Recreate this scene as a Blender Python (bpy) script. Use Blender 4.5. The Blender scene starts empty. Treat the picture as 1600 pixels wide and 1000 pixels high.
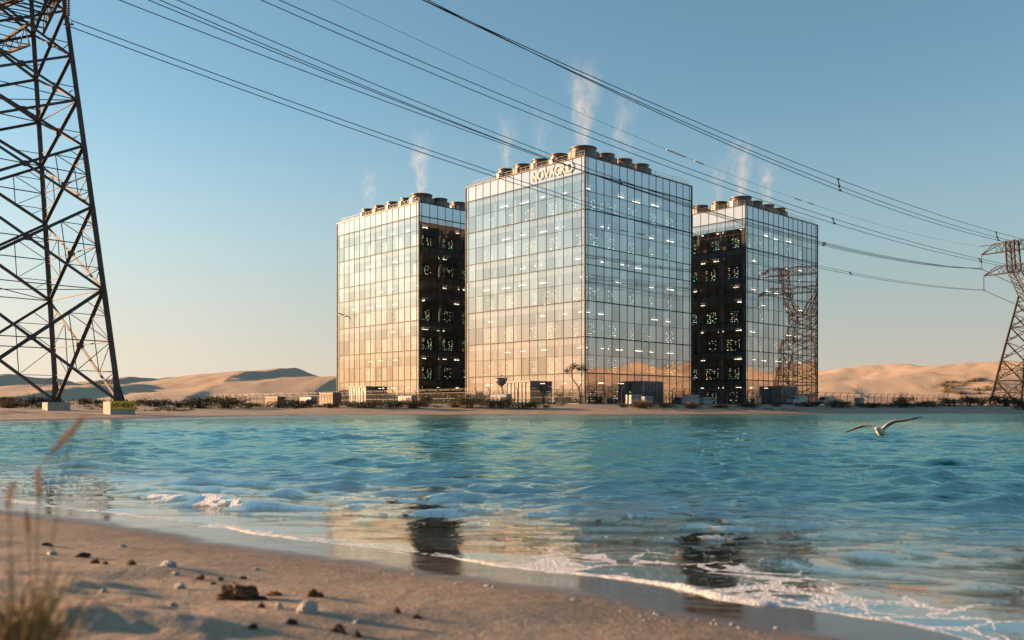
EXPOSURE = 1.5
import bpy, bmesh, math, random
import numpy as np
from mathutils import Vector, Matrix
random.seed(7); RNG = np.random.default_rng(7)
S = bpy.context.scene
C = S.collection
PI = math.pi
# ------------------------------------------------------------------ camera facts
F, CX, HY, CH = 1400.0, 800.0, 639.0, 0.9      # focal length, centre and horizon of the 1600 px picture, eye height
def at(px, py, D):                              # a point seen at a pixel, D metres ahead
    return Vector(((px-CX)/F*D, D, CH+(HY-py)/F*D))
SUN_AZ = math.radians(17.0)                     # forward of due left
SUN_EL = math.radians(9.0)
SUN_DIR = Vector((-math.cos(SUN_AZ)*math.cos(SUN_EL), math.sin(SUN_AZ)*math.cos(SUN_EL), math.sin(SUN_EL)))

# ------------------------------------------------------------------ objects
def tag(o, label=None, cat=None, group=None, kind=None):
    if label: o['label'] = label
    if cat: o['category'] = cat
    if group: o['group'] = group
    if kind: o['kind'] = kind
    return o
def link(o, parent=None):
    C.objects.link(o)
    if parent is not None: o.parent = parent
    return o
def empty(name, loc=(0, 0, 0), rz=0.0):
    o = bpy.data.objects.new(name, None); o.location = loc; o.rotation_euler = (0, 0, rz)
    o.empty_display_size = 0.2
    return link(o)
def copy_tree(o, parent=None):
    c = o.copy(); C.objects.link(c); c.parent = parent
    for ch in list(o.children): copy_tree(ch, c)
    return c

class MB:
    def __init__(s): s.v, s.f, s.m = [], [], []
    def add(s, vs, fs, mi=0):
        b = len(s.v); s.v.extend([tuple(p) for p in vs])
        for f in fs: s.f.append(tuple(b+i for i in f)); s.m.append(mi)
    def box(s, c, d, mi=0, M=None):
        x, y, z = d[0]/2, d[1]/2, d[2]/2
        vs = [Vector((c[0]+a*x, c[1]+b*y, c[2]+e*z)) for e in (-1, 1) for b in (-1, 1) for a in (-1, 1)]
        if M is not None: vs = [M @ p for p in vs]
        s.add(vs, [(0, 2, 3, 1), (4, 5, 7, 6), (0, 1, 5, 4), (2, 6, 7, 3), (0, 4, 6, 2), (1, 3, 7, 5)], mi)
    def cham(s, c, d, r, mi=0):                 # box with chamfered vertical and top edges
        x, y, z = d[0]/2, d[1]/2, d[2]/2
        def ring(k, zz): 
            X, Y = x-k, y-k; q = r
            return [(c[0]+a, c[1]+b, c[2]+zz) for a, b in ((-X+q, -Y), (X-q, -Y), (X, -Y+q), (X, Y-q), (X-q, Y), (-X+q, Y), (-X, Y-q), (-X, -Y+q))]
        R = ring(0, -z)+ring(0, z-r)+ring(r*.75, z)
        fs = [tuple(reversed(range(8))), tuple(range(16, 24))]
        for j in (0, 8):
            for i in range(8): fs.append((j+i, j+(i+1) % 8, j+8+(i+1) % 8, j+8+i))
        s.add(R, fs, mi)
    def beam(s, p, q, w, h=None, mi=0):
        p, q = Vector(p), Vector(q); d = q-p
        if d.length < 1e-6: return
        d.normalize(); up = Vector((0, 0, 1)) if abs(d.z) < .95 else Vector((1, 0, 0))
        a = d.cross(up).normalized(); b = a.cross(d).normalized(); h = h or w
        vs = [o+a*(i*w/2)+b*(j*h/2) for o in (p, q) for i, j in ((-1, -1), (1, -1), (1, 1), (-1, 1))]
        s.add(vs, [(3, 2, 1, 0), (4, 5, 6, 7), (0, 1, 5, 4), (1, 2, 6, 5), (2, 3, 7, 6), (3, 0, 4, 7)], mi)
    def angle(s, p, q, w, mi=0, flip=1):        # L-section steel
        p, q = Vector(p), Vector(q); d = (q-p).normalized()
        up = Vector((0, 0, 1)) if abs(d.z) < .95 else Vector((1, 0, 0))
        a = d.cross(up).normalized(); b = a.cross(d).normalized()*flip; t = w*.16
        sec = [(0, 0), (w, 0), (w, t), (t, t), (t, w), (0, w)]
        vs = [o+a*(x-w*.35)+b*(y-w*.35) for o in (p, q) for x, y in sec]
        fs = [(0, 1, 2, 3), (0, 3, 4, 5), (9, 8, 7, 6), (11, 10, 9, 6)]+[(i, (i+1) % 6, 6+(i+1) % 6, 6+i) for i in range(6)]
        s.add(vs, fs, mi)
    def tube(s, pts, r, n=6, mi=0, cap=True):
        pts = [Vector(p) for p in pts]; N = len(pts); rs = r if isinstance(r, (list, tuple)) else [r]*N
        vs, fs = [], []; prev = None
        for i, p in enumerate(pts):
            d = (pts[min(i+1, N-1)]-pts[max(i-1, 0)]).normalized()
            if prev is None:
                up = Vector((0, 0, 1)) if abs(d.z) < .9 else Vector((1, 0, 0)); a = d.cross(up).normalized()
            else: a = (prev-d*prev.dot(d)).normalized()
            prev = a; b = d.cross(a)
            for k in range(n):
                t = 2*PI*k/n; vs.append(p+(a*math.cos(t)+b*math.sin(t))*rs[i])
        for i in range(N-1):
            for k in range(n): fs.append((i*n+k, i*n+(k+1) % n, (i+1)*n+(k+1) % n, (i+1)*n+k))
        if cap: fs += [tuple(reversed(range(n))), tuple(range((N-1)*n, N*n))]
        s.add(vs, fs, mi)
    def lathe(s, prof, n=24, c=(0, 0, 0), mi=0, cap=(True, True)):
        vs, fs = [], []
        for r, z in prof:
            for k in range(n): vs.append((c[0]+r*math.cos(2*PI*k/n), c[1]+r*math.sin(2*PI*k/n), c[2]+z))
        for i in range(len(prof)-1):
            for k in range(n): fs.append((i*n+k, i*n+(k+1) % n, (i+1)*n+(k+1) % n, (i+1)*n+k))
        if cap[0]: fs.append(tuple(reversed(range(n))))
        if cap[1]: fs.append(tuple(range((len(prof)-1)*n, len(prof)*n)))
        s.add(vs, fs, mi)
    def build(s, name, mats, parent=None, smooth=False, loc=None, rz=0.0):
        me = bpy.data.meshes.new(name); me.from_pydata(s.v, [], s.f)
        if not isinstance(mats, (list, tuple)): mats = [mats]
        for m in mats: me.materials.append(m)
        if len(mats) > 1: me.polygons.foreach_set('material_index', s.m)
        if smooth: me.polygons.foreach_set('use_smooth', [True]*len(s.f))
        me.update(); o = bpy.data.objects.new(name, me); link(o, parent)
        if loc is not None: o.location = loc
        o.rotation_euler.z = rz
        return o

# ------------------------------------------------------------------ materials
class NT:
    def __init__(s, name):
        s.m = bpy.data.materials.new(name); s.m.use_nodes = True; s.t = s.m.node_tree; s.t.nodes.clear()
        s.out = s.t.nodes.new('ShaderNodeOutputMaterial')
    def n(s, typ, ins=None, **kw):
        nd = s.t.nodes.new('ShaderNode'+typ)
        for k, v in kw.items(): setattr(nd, k, v)
        for k, v in (ins or {}).items(): s.put(nd.inputs[k], v)
        return nd
    def put(s, sock, v):
        if isinstance(v, bpy.types.NodeSocket): s.t.links.new(v, sock)
        elif isinstance(v, bpy.types.Node): s.t.links.new(v.outputs[0], sock)
        else:
            if sock.type == 'RGBA' and len(v) == 3: v = (*v, 1)
            sock.default_value = v
    def math(s, op, a, b=0.0, c=0.0, clamp=False):
        nd = s.n('Math', operation=op, use_clamp=clamp); s.put(nd.inputs[0], a); s.put(nd.inputs[1], b)
        if op in ('MULTIPLY_ADD', 'SMOOTH_MIN', 'SMOOTH_MAX', 'WRAP', 'COMPARE'): s.put(nd.inputs[2], c)
        return nd.outputs[0]
    def ramp(s, v, a, b, x0=0.0, x1=1.0):       # smooth map range
        nd = s.n('MapRange', {'Value': v, 'From Min': a, 'From Max': b, 'To Min': x0, 'To Max': x1}, interpolation_type='SMOOTHSTEP')
        return nd.outputs[0]
    def mix(s, f, a, b, blend='MIX'):
        nd = s.t.nodes.new('ShaderNodeMix'); nd.data_type = 'RGBA'; nd.blend_type = blend
        s.put(nd.inputs[0], f); s.put(nd.inputs[6], a); s.put(nd.inputs[7], b)
        return nd.outputs[2]
    def pos(s): return s.n('NewGeometry').outputs['Position']
    def obj(s): return s.n('TexCoord').outputs['Object']
    def noise(s, scale, vec=None, detail=4.0, rough=.55, dist=0.0):
        nd = s.n('TexNoise', {'Scale': scale, 'Detail': detail, 'Roughness': rough, 'Distortion': dist})
        if vec is not None: s.put(nd.inputs['Vector'], vec)
        return nd.outputs[0]
    def scale(s, vec, k):
        nd = s.n('VectorMath', operation='MULTIPLY'); s.put(nd.inputs[0], vec); nd.inputs[1].default_value = k
        return nd.outputs[0]
    def attr(s, name): return s.n('Attribute', attribute_name=name).outputs['Fac']
    def bump(s, h, dist, strength=1.0, normal=None):
        nd = s.n('Bump', {'Height': h, 'Distance': dist, 'Strength': strength})
        if normal is not None: s.put(nd.inputs['Normal'], normal)
        return nd.outputs[0]
    def pbr(s, **kw):
        nd = s.n('BsdfPrincipled')
        for k, v in kw.items(): s.put(nd.inputs[k.replace('_', ' ')], v)
        return nd
    def mixs(s, f, a, b):
        nd = s.n('MixShader'); s.put(nd.inputs[0], f); s.put(nd.inputs[1], a); s.put(nd.inputs[2], b)
        return nd.outputs[0]
    def done(s, sh): s.put(s.out.inputs['Surface'], sh); return s.m

def plain(name, col, rough=.6, metal=0.0, var=.15, vs=3.0, bump=0.0, stretch=(1, 1, 1), world=False):
    t = NT(name); p = t.scale(t.pos() if world else t.obj(), stretch)
    nz = t.noise(vs, p, 6, .6)
    c = t.mix(t.ramp(nz, .3, .7), tuple(x*(1-var) for x in col), tuple(min(1, x*(1+var)) for x in col))
    kw = dict(Base_Color=c, Roughness=t.ramp(nz, .2, .8, rough*.85, min(1, rough*1.15)), Metallic=metal)
    if bump: kw['Normal'] = t.bump(t.noise(vs*6, p, 4), bump)
    return t.done(t.pbr(**kw))
def glow(name, col, e, sample=True):
    t = NT(name); m = t.done(t.n('Emission', {'Color': col, 'Strength': e}))
    if not sample: m.cycles.emission_sampling = 'NONE'
    return m

def make_steel(name, c0, c1, c2):
    t = NT(name); p = t.pos()
    a = t.noise(1.3, p, 5, .65); b = t.noise(14.0, t.scale(p, (1, 1, .25)), 4)
    c = t.mix(t.ramp(a, .42, .62), c0, c1); c = t.mix(t.ramp(b, .52, .72), c, c2)
    return t.done(t.pbr(Base_Color=c, Roughness=.7, Metallic=.0, Specular_IOR_Level=.25))
M = {}
M['steel'] = make_steel('galvanised_steel', (.085, .088, .095), (.075, .056, .045), (.11, .045, .024))  # brown patches put the legs' shade and warm light into the colour
M['steel_far'] = make_steel('dark_steel', (.05, .044, .04), (.036, .027, .022), (.06, .028, .016))  # same patches, darker for the far pylon's silhouette
M['insul'] = plain('brown_porcelain', (.075, .035, .025), .25, 0, .2)
M['cable'] = plain('cable_aluminium', (.035, .035, .037), .5, .3, .1)
M['marker'] = plain('marker_white', (.75, .72, .66), .4)
def make_concrete():
    t = NT('concrete'); p = t.obj()
    a = t.noise(2.0, p, 6, .65); st = t.noise(3.0, t.scale(p, (3, 3, .25)), 5, .6); sp = t.noise(30, p, 3)
    c = t.mix(t.ramp(a, .3, .7), (.30, .28, .255), (.42, .39, .35)); c = t.mix(t.ramp(st, .52, .7, 0, .6), c, (.17, .15, .13))
    c = t.mix(t.ramp(sp, .62, .72, 0, .35), c, (.16, .15, .14))
    return t.done(t.pbr(Base_Color=c, Roughness=.85, Normal=t.bump(sp, .02)))
M['concrete'] = make_concrete()
def make_sign():
    t = NT('sign_yellow'); a = t.noise(4, t.obj(), 6, .65)
    c = t.mix(t.ramp(a, .35, .75), (.85, .50, .015), (.60, .36, .03))
    return t.done(t.pbr(Base_Color=c, Roughness=.5))
M['yellow'] = make_sign()
M['black'] = plain('sign_black', (.015, .014, .013), .6)
# ---- curtain wall
def make_glass():
    t = NT('curtain_glass')
    rnd = t.attr('pane')
    lw = t.n('LayerWeight', {'Blend': .35}).outputs['Facing']
    fac = t.ramp(lw, .3, 1.0, .49, .95); fac = t.math('ADD', fac, t.math('MULTIPLY', t.math('SUBTRACT', rnd, .5), .16), clamp=True)
    nz = t.bump(t.noise(.35, t.pos(), 1), .006)
    gl = t.n('BsdfGlossy', {'Color': (.98, .93, .92), 'Roughness': .006, 'Normal': nz})
    tr = t.n('BsdfTransparent', {'Color': (.74, .79, .80)})
    return t.done(t.mixs(fac, tr, gl))
M['glass'] = make_glass()
def make_spandrel():
    t = NT('spandrel_panel'); rnd = t.attr('pane')
    c = t.mix(rnd, (.40, .40, .41), (.50, .495, .49))
    df = t.n('BsdfDiffuse', {'Color': c}); gl = t.n('BsdfGlossy', {'Color': (.9, .93, .95), 'Roughness': .03})
    return t.done(t.mixs(.42, df, gl))
M['spandrel'] = make_spandrel()
M['mullion'] = plain('mullion_bronze', (.022, .019, .017), .7, .0, .2)
M['reflect_dark'] = plain('rear_reflect_dark', (.028, .026, .025), .7)  # invented for the unseen rear faces, to darken reflections in the side glass
M['capping'] = plain('capping_bronze', (.06, .048, .04), .5, .3, .2)
M['slab'] = plain('slab_white', (.52, .47, .42), .8, 0, .08)
M['floor'] = plain('floor_grey', (.40, .36, .32), .5)
M['core'] = plain('core_wall', (.40, .28, .19), .8)
M['column'] = plain('column_white', (.40, .40, .40), .6)
M['tube'] = glow('ceiling_light', (1.0, .80, .56), 3.4)
M['rack'] = plain('rack_black', (.022, .025, .03), .4, .2)
for nm, c, e in (('led_white', (1, .92, .82), 1.5), ('led_green', (.25, 1, .22), 1.0), ('led_amber', (1, .62, .2), 1.5), ('led_cyan', (.25, .8, 1), .9)):
    M[nm] = glow(nm, c, e, False)
M['letter'] = plain('letter_white', (.60, .59, .58), .4, 0, .03)
M['rail'] = plain('rail_steel', (.13, .125, .12), .5, .4)
def make_panelmetal():
    t = NT('cooling_tower_metal'); p = t.obj()
    a = t.noise(.9, p, 5, .6)
    c = t.mix(t.ramp(a, .35, .65), (.22, .205, .19), (.14, .12, .105))
    return t.done(t.pbr(Base_Color=c, Roughness=.45, Metallic=.4))
M['unit'] = make_panelmetal()
M['bronze'] = plain('fan_rim_bronze', (.125, .088, .066), .4, .5, .25, 1.5)
M['dark'] = plain('vent_dark', (.02, .02, .022), .6)
M['roof'] = plain('roof_deck', (.22, .215, .21), .9)
M['louver'] = plain('louver_grey', (.17, .17, .175), .45, .5)
M['frame_pale'] = plain('frame_pale', (.22, .21, .20), .6, .0)
M['paint_white'] = plain('paint_white', (.29, .29, .29), .4, 0, .06)
M['paint_grey'] = plain('paint_bluegrey', (.24, .265, .285), .45, 0, .08)
M['container'] = plain('container_tan', (.17, .135, .105), .6, 0, .12)
M['tyre'] = plain('tyre_rubber', (.02, .02, .02), .85)
M['window'] = plain('vehicle_glass', (.02, .025, .03), .06, .0, .05)
M['fence'] = plain('fence_galvanised', (.08, .075, .07), .5, .4)
def make_chain():
    t = NT('chain_link'); p = t.obj()
    sx = t.n('SeparateXYZ', {0: p})
    u = t.math('MULTIPLY', t.math('ADD', sx.outputs[0], sx.outputs[2]), 5.0); v = t.math('MULTIPLY', t.math('SUBTRACT', sx.outputs[0], sx.outputs[2]), 5.0)
    k = t.math('MAXIMUM', t.math('PINGPONG', u, .5), t.math('PINGPONG', v, .5))
    f = t.math('GREATER_THAN', k, .405)
    b = t.pbr(Base_Color=(.022, .018, .015), Roughness=.8, Metallic=.2)
    return t.done(t.mixs(t.math('MULTIPLY', f, .9), t.n('BsdfTransparent'), b))
M['chain'] = make_chain()
# ------------------------------------------------------------------ terrain
def poly_world(pts): 
    out = []
    for x, y in pts:
        D = CH*F/(y-HY); out.append(((x-CX)/F*D, D))
    return np.array(out)
NEAR = np.vstack([[(-400, 60), (-60, 42), (-25, 24)], poly_world([(-500, 748), (-200, 765), (0, 779), (70, 791), (200, 805), (320, 819), (400, 832), (520, 850), (640, 864), (760, 880), (900, 897), (1040, 914), (1130, 933), (1250, 950), (1400, 973), (1490, 996), (1640, 1050)]), [(3.2, 1.0), (4.0, -3), (6, -30), (9, -300)]])
FAR = np.vstack([[(300, -260), (320, 60), (268, 200)], poly_world([(2100, 644.6), (1600, 645.9), (1300, 646.9), (1000, 648.3), (700, 648.3), (500, 648.7), (350, 651), (200, 655), (60, 657.5), (-150, 661), (-420, 666)]), [(-120, 78), (-400, 110)]])
def sdist(X, Y, P):                              # signed distance, positive to the left of the polyline's direction
    best = np.full(X.shape, 1e18); sg = np.zeros(X.shape)
    for (x0, y0), (x1, y1) in zip(P[:-1], P[1:]):
        dx, dy = x1-x0, y1-y0; L2 = dx*dx+dy*dy
        t = np.clip(((X-x0)*dx+(Y-y0)*dy)/L2, 0, 1)
        ex, ey = X-(x0+t*dx), Y-(y0+t*dy); d2 = ex*ex+ey*ey
        cr = dx*(Y-y0)-dy*(X-x0); m = d2 < best*(1-1e-9)
        best = np.where(m, d2, best); sg = np.where(m, np.sign(cr), sg)
    return np.sqrt(best)*np.where(sg == 0, 1, sg)
def hash2(i, j, s): 
    n = (i*374761393+j*668265263+s*1442695041).astype(np.int64)
    n = (n ^ (n >> 13))*1274126177 & 0x7fffffff
    return ((n ^ (n >> 16)) & 0xffff)/65535.0
def vnoise(x, y, s=0):
    i, j = np.floor(x).astype(np.int64), np.floor(y).astype(np.int64); u, v = x-i, y-j
    u = u*u*u*(u*(u*6-15)+10); v = v*v*v*(v*(v*6-15)+10)
    a, b, c, d = hash2(i, j, s), hash2(i+1, j, s), hash2(i, j+1, s), hash2(i+1, j+1, s)
    return (a*(1-u)+b*u)*(1-v)+(c*(1-u)+d*u)*v
def fbm(x, y, o=4, s=0): 
    z, a, n = 0, 1.0, 0
    for k in range(o): z = z+a*(vnoise(x*2**k, y*2**k, s+k)-.5); n += a; a *= .5
    return z/n*2
def sstep(x, a, b): t = np.clip((x-a)/(b-a), 0, 1); return t*t*(3-2*t)
# crests of the dunes: picture column, height row, distance, width across the wind, windward length, horn curvature
DUN = [(425, 573, 430, 95, 120, .0016), (360, 583, 540, 120, 120, .001), (300, 586, 760, 160, 170, .001), (228, 588, 470, 120, 120, .001), (35, 585, 400, 90, 120, .0015), (90, 590, 520, 120, 150, .001),
       (522, 580, 350, 60, 85, .0022), (155, 603, 350, 90, 90, .001), (330, 606, 330, 60, 70, .002), (480, 594, 400, 70, 90, .001), (640, 612, 560, 160, 150, .001),
       (1388, 568, 450, 75, 130, .002), (1545, 559, 420, 85, 150, .0018), (1312, 579, 560, 90, 120, .001), (1660, 566, 400, 90, 110, .001), (1455, 582, 350, 110, 110, .001), (1335, 598, 290, 45, 60, .003), (1585, 590, 300, 80, 90, .001), (1440, 572, 600, 120, 160, .001), (1780, 560, 380, 100, 120, .001)]
WIND = np.array((.88, -.47))
def dune_list():
    L = []
    for px, py, D, W, Lw, k in DUN:
        L.append(((px-CX)/F*D, D, (CH+(HY-py)/F*D-1.6)*.97, W*.75, Lw*.75, k, (-.12 if px > 1250 else -.15)))
    r = random.Random(23)
    for k in range(46):
        px = r.uniform(-60, 640) if k % 2 else r.uniform(1230, 1680); D = r.uniform(290, 560); yy = r.uniform(594, 616)
        L.append(((px-CX)/F*D, D, max(3.0, (HY-yy)/F*D-.8), r.uniform(28, 60), r.uniform(40, 75), r.uniform(.001, .004), r.uniform(-.4, .1) if k % 2 else r.uniform(-.45, .1)))
    for q in ((430, 60, 26), (440, 130, 31), (420, 205, 29), (455, 275, 33), (450, 350, 31), (470, 430, 33), (520, 520, 34), (540, 160, 36)): L.append((q[0], q[1], q[2], 75, 80, .0006, .05))
    r = random.Random(11)
    for k in range(34):
        side = 1 if k % 2 else -1; a = math.radians(r.uniform(37, 128))*side; D = r.uniform(300, 720)
        L.append((D*math.sin(a), D*math.cos(a), r.uniform(9, 17)*(D/430)*(.55 if side < 0 else 1.0), r.uniform(60, 140), r.uniform(80, 130), r.uniform(.0006, .002), -.3))
    return L
DUNES = dune_list()
def dunes_h(X, Y):
    acc = np.zeros(X.shape); K = .8
    wob = fbm(X/60, Y/60, 2, 40)*14
    for cx, cy, H, W, Lw, k, wa in DUNES:
        wx, wy = math.cos(wa), math.sin(wa); u = (X-cx)*wx+(Y-cy)*wy; v = (X-cx)*-wy+(Y-cy)*wx
        m = (np.abs(u) < Lw*2.2+90) & (np.abs(v) < W*2.6)
        if not m.any(): continue
        um, vm = u[m], v[m]; ue = um-np.minimum(k*vm*vm, 120)+wob[m]
        hc = H*np.exp(-(vm/W)**2)
        t = np.clip(-ue/Lw, 0, 1.6)/1.6
        wind = hc*(1-t)**1.6*(1+.9*t)
        lee = np.maximum(hc-ue*(.55 if cx > 0 else .20), 0); lee = lee*sstep(lee, -1, 5)
        h = np.where(ue < 0, wind, lee)
        a = acc[m]; acc[m] = np.log(np.exp(np.clip(a/K, 0, 80))+np.exp(np.clip(h/K, 0, 80))-1+1e-12)*K
    acc = np.maximum(acc, 0)
    return acc*(1+.10*fbm(X/28, Y/28, 3, 43))+np.minimum(acc/6, 1)*(.9*fbm(X/22, Y/22, 3, 44)+.25*fbm(X/5, Y/5, 2, 46))
MOUNDS = [(125, 922, 2.75, .26, .16, .075), (215, 958, 2.25, .22, .12, .07), (215, 995, 1.95, .30, .15, .10), (20, 965, 1.5, .16, .12, .10), (420, 985, 2.15, .30, .13, .055), (90, 1010, 1.65, .25, .15, .07), (330, 1010, 1.9, .25, .13, .05), (300, 935, 2.7, .2, .1, .03), (560, 1000, 2.0, .35, .12, .03)]
def height(X, Y):
    s1 = sdist(X, Y, NEAR)*-1; s2 = sdist(X, Y, FAR)*-1
    wob = .05*fbm(X/.9, Y/.9, 3, 3)
    sn = s1+wob*np.clip(np.abs(s1)/.3, .3, 2)
    zn = np.where(sn < 0, sn*.085, np.where(sn < .7, .03*sn, .021+.135*(sn-.7)))
    zn = np.where(sn > 3.6, .41+.02*(sn-3.6), zn)
    big = sstep(sn, .75, 2.2)
    zn = zn+big*(.020*fbm(X/.55, Y/.42, 4, 9)+.03*fbm(X/1.6, Y/1.2, 2, 14))
    lump = sstep(sn, 1.5, 2.8)*sstep(-X, .1, 1.3)
    zn = zn+lump*np.maximum(0, fbm(X/.33+Y/.9, Y/.22, 3, 21))*.035
    for px, py, D, wx, wy, h in MOUNDS:
        mx = (px-CX)/F*D; q = ((X-mx)/wx)**2+((Y-D)/wy)**2; zn = zn+h*.45*np.exp(-q*1.4)
    gs = .42+.58*sstep(X, -42, -22)
    zf = np.where(s2 < 0, s2*.05, np.where(s2 < 4, .03*s2, .12+.075*gs*(s2-4)))
    zf = np.minimum(zf, 1.78)
    zf = zf+sstep(s2, 3, 14)*(.10*fbm(X/5, Y/5, 4, 31)+.05*fbm(X/1.2, Y/1.2, 3, 35)); 
    r = np.hypot(X, Y); far = sstep(r, 296, 365)*sstep(s2, 40, 90)
    zf = zf+far*dunes_h(X, Y)*sstep(2400-r, 0, 1200)
    z = np.maximum(zn, zf)
    return np.maximum(z, -3.5), s1, s2
def hz(x, y): 
    z, _, _ = height(np.array([float(x)]), np.array([float(y)])); return float(z[0])
def ground_at(px, py):                            # where the ray through a pixel meets the sand
    lo = .6
    dx, dz = (px-CX)/F, (HY-py)/F
    Ds = np.exp(np.linspace(math.log(.8), math.log(900), 5000)); z, _, _ = height(dx*Ds, Ds)
    k = np.argmax(z >= CH+dz*Ds); return Vector((dx*Ds[k], Ds[k], float(z[k])))
def grid_mesh(name, X, Y, Z, mat, attrs, parent=None, wrap=False):
    nr, na = X.shape
    co = np.stack([X, Y, Z], -1).reshape(-1, 3).astype(np.float32)
    i, j = np.meshgrid(np.arange(nr-1), np.arange(na-1), indexing='ij')
    q = np.stack([i*na+j, i*na+j+1, (i+1)*na+j+1, (i+1)*na+j], -1).reshape(-1, 4)[:, ::-1]
    me = bpy.data.meshes.new(name); me.vertices.add(len(co)); me.vertices.foreach_set('co', co.ravel())
    n = len(q); me.loops.add(n*4); me.loops.foreach_set('vertex_index', q.ravel().astype(np.int32))
    me.polygons.add(n); me.polygons.foreach_set('loop_start', np.arange(0, n*4, 4, dtype=np.int32)); me.polygons.foreach_set('loop_total', np.full(n, 4, np.int32))
    me.polygons.foreach_set('use_smooth', np.ones(n, bool)); me.update(calc_edges=True); me.validate()
    for k, v in attrs.items():
        a = me.attributes.new(k, 'FLOAT', 'POINT'); a.data.foreach_set('value', v.reshape(-1).astype(np.float32))
    me.materials.append(mat); o = bpy.data.objects.new(name, me); return link(o, parent)

def make_sand():
    t = NT('sand'); p = t.pos(); s = t.attr('shore')
    f1 = t.noise(.9, p, 6, .65); f2 = t.noise(60, p, 3, .7); f3 = t.noise(9, p, 5, .6)
    c = t.mix(t.ramp(f1, .3, .7), (.36, .27, .195), (.43, .33, .245))
    c = t.mix(t.ramp(f2, .35, .7, 0, .5), c, (.25, .17, .115)); c = t.mix(t.ramp(f3, .58, .75, 0, .3), c, (.22, .15, .105))
    edge = t.math('ADD', s, t.math('MULTIPLY', t.math('SUBTRACT', t.noise(1.6, p, 4), .5), .30))
    wet = t.ramp(edge, .36, .80, 1, 0); damp = t.ramp(edge, .5, 1.6, 1, 0)
    c = t.mix(t.math('MULTIPLY', damp, .35), c, (.17, .115, .08)); c = t.mix(wet, c, (.10, .075, .058))
    streak = t.noise(1.0, t.scale(p, (2.2, 11, 1)), 4, .6)
    rough = t.math('ADD', t.math('MULTIPLY', t.math('SUBTRACT', 1.0, wet), .75), t.ramp(streak, .40, .65, .045, .2), clamp=True)
    h = t.math('ADD', t.math('MULTIPLY', f2, .25), t.math('ADD', t.math('MULTIPLY', f3, .6), f1))
    nb = t.n('Bump', {'Height': h, 'Distance': .035}); t.put(nb.inputs['Strength'], t.math('MULTIPLY_ADD', wet, -.985, 1.0))
    b = t.pbr(Base_Color=c, Roughness=rough, Normal=nb.outputs[0]); t.put(b.inputs['Specular IOR Level'], t.math('MULTIPLY_ADD', wet, .35, .2))
    return t.done(b)
def make_bank():
    t = NT('bank_sand'); p = t.pos(); s = t.attr('shore')
    f1 = t.noise(.22, p, 6, .65); f2 = t.noise(2.5, p, 5, .65); f3 = t.noise(1.0, t.scale(p, (.25, 1.0, 1)), 6, .65)
    c = t.mix(t.ramp(f1, .3, .7), (.33, .235, .165), (.42, .31, .22)); c = t.mix(t.ramp(f2, .5, .72, 0, .5), c, (.20, .145, .105)); c = t.mix(t.ramp(f3, .55, .7, 0, .4), c, (.24, .17, .12))
    wet = t.ramp(t.math('ADD', s, t.math('MULTIPLY', t.math('SUBTRACT', f1, .5), 6)), 1.0, 5.0, 1, 0)
    c = t.mix(wet, c, (.15, .10, .072))
    b = t.pbr(Base_Color=c, Roughness=t.math('MULTIPLY_ADD', wet, -.5, .9), Normal=t.bump(f2, .12))
    return t.done(b)
def make_dune():
    t = NT('dune_sand'); p = t.pos()
    f1 = t.noise(.012, p, 5, .6); f2 = t.noise(.35, p, 4)
    r = t.n('TexWave', {'Vector': p, 'Scale': .35, 'Distortion': 5.0, 'Detail': 3.0, 'Detail Scale': 1.5}, bands_direction='X').outputs['Fac']
    c = t.mix(t.ramp(f1, .3, .7), (.50, .36, .24), (.57, .42, .29)); c = t.mix(t.ramp(f2, .55, .8, 0, .35), c, (.42, .29, .19))
    return t.done(t.pbr(Base_Color=c, Roughness=.95, Normal=t.bump(t.math('ADD', t.math('MULTIPLY', r, .35), f2), .35)))
M['sand'], M['bank'], M['dune'] = make_sand(), make_bank(), make_dune()

def angles(lo, hi, fine): 
    a = list(np.arange(-32.5, 32.5, fine)); 
    l = list(np.arange(lo, -32.5, .7)); r = list(np.arange(32.5, hi+.01, .7))
    return np.radians(np.array(l+a+r))
def polar(rs, an): R, A = np.meshgrid(rs, an, indexing='ij'); return R*np.sin(A), R*np.cos(A)
def geo(a, b, k): n = int(math.log(b/a)/math.log(1+k))+1; return np.exp(np.linspace(math.log(a), math.log(b), n))
an = angles(-180, 180, .11)
rs = np.concatenate([[.02, .2, .4], geo(.6, 16, .009)])
X, Y = polar(rs, an); Z, s1, s2 = height(X, Y)
tag(grid_mesh('beach', X, Y, Z, M['sand'], {'shore': s1}), kind='structure')
R0 = rs[-1]
an2 = angles(-180, 180, .14)
rs = np.concatenate([geo(R0, 60, .03), geo(60, 255, .0065)[1:]])
X, Y = polar(rs, an2); Z, s1, s2 = height(X, Y)
tag(grid_mesh('ground', X, Y, Z, M['bank'], {'shore': np.maximum(s1*6, s2)}), kind='structure')
rs = np.concatenate([geo(255, 900, .006), geo(900, 2700, .03)[1:]])
X, Y = polar(rs, an2); Z, s1, s2 = height(X, Y)
tag(grid_mesh('sand_dunes', X, Y, Z, M['dune'], {}), kind='structure')

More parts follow.
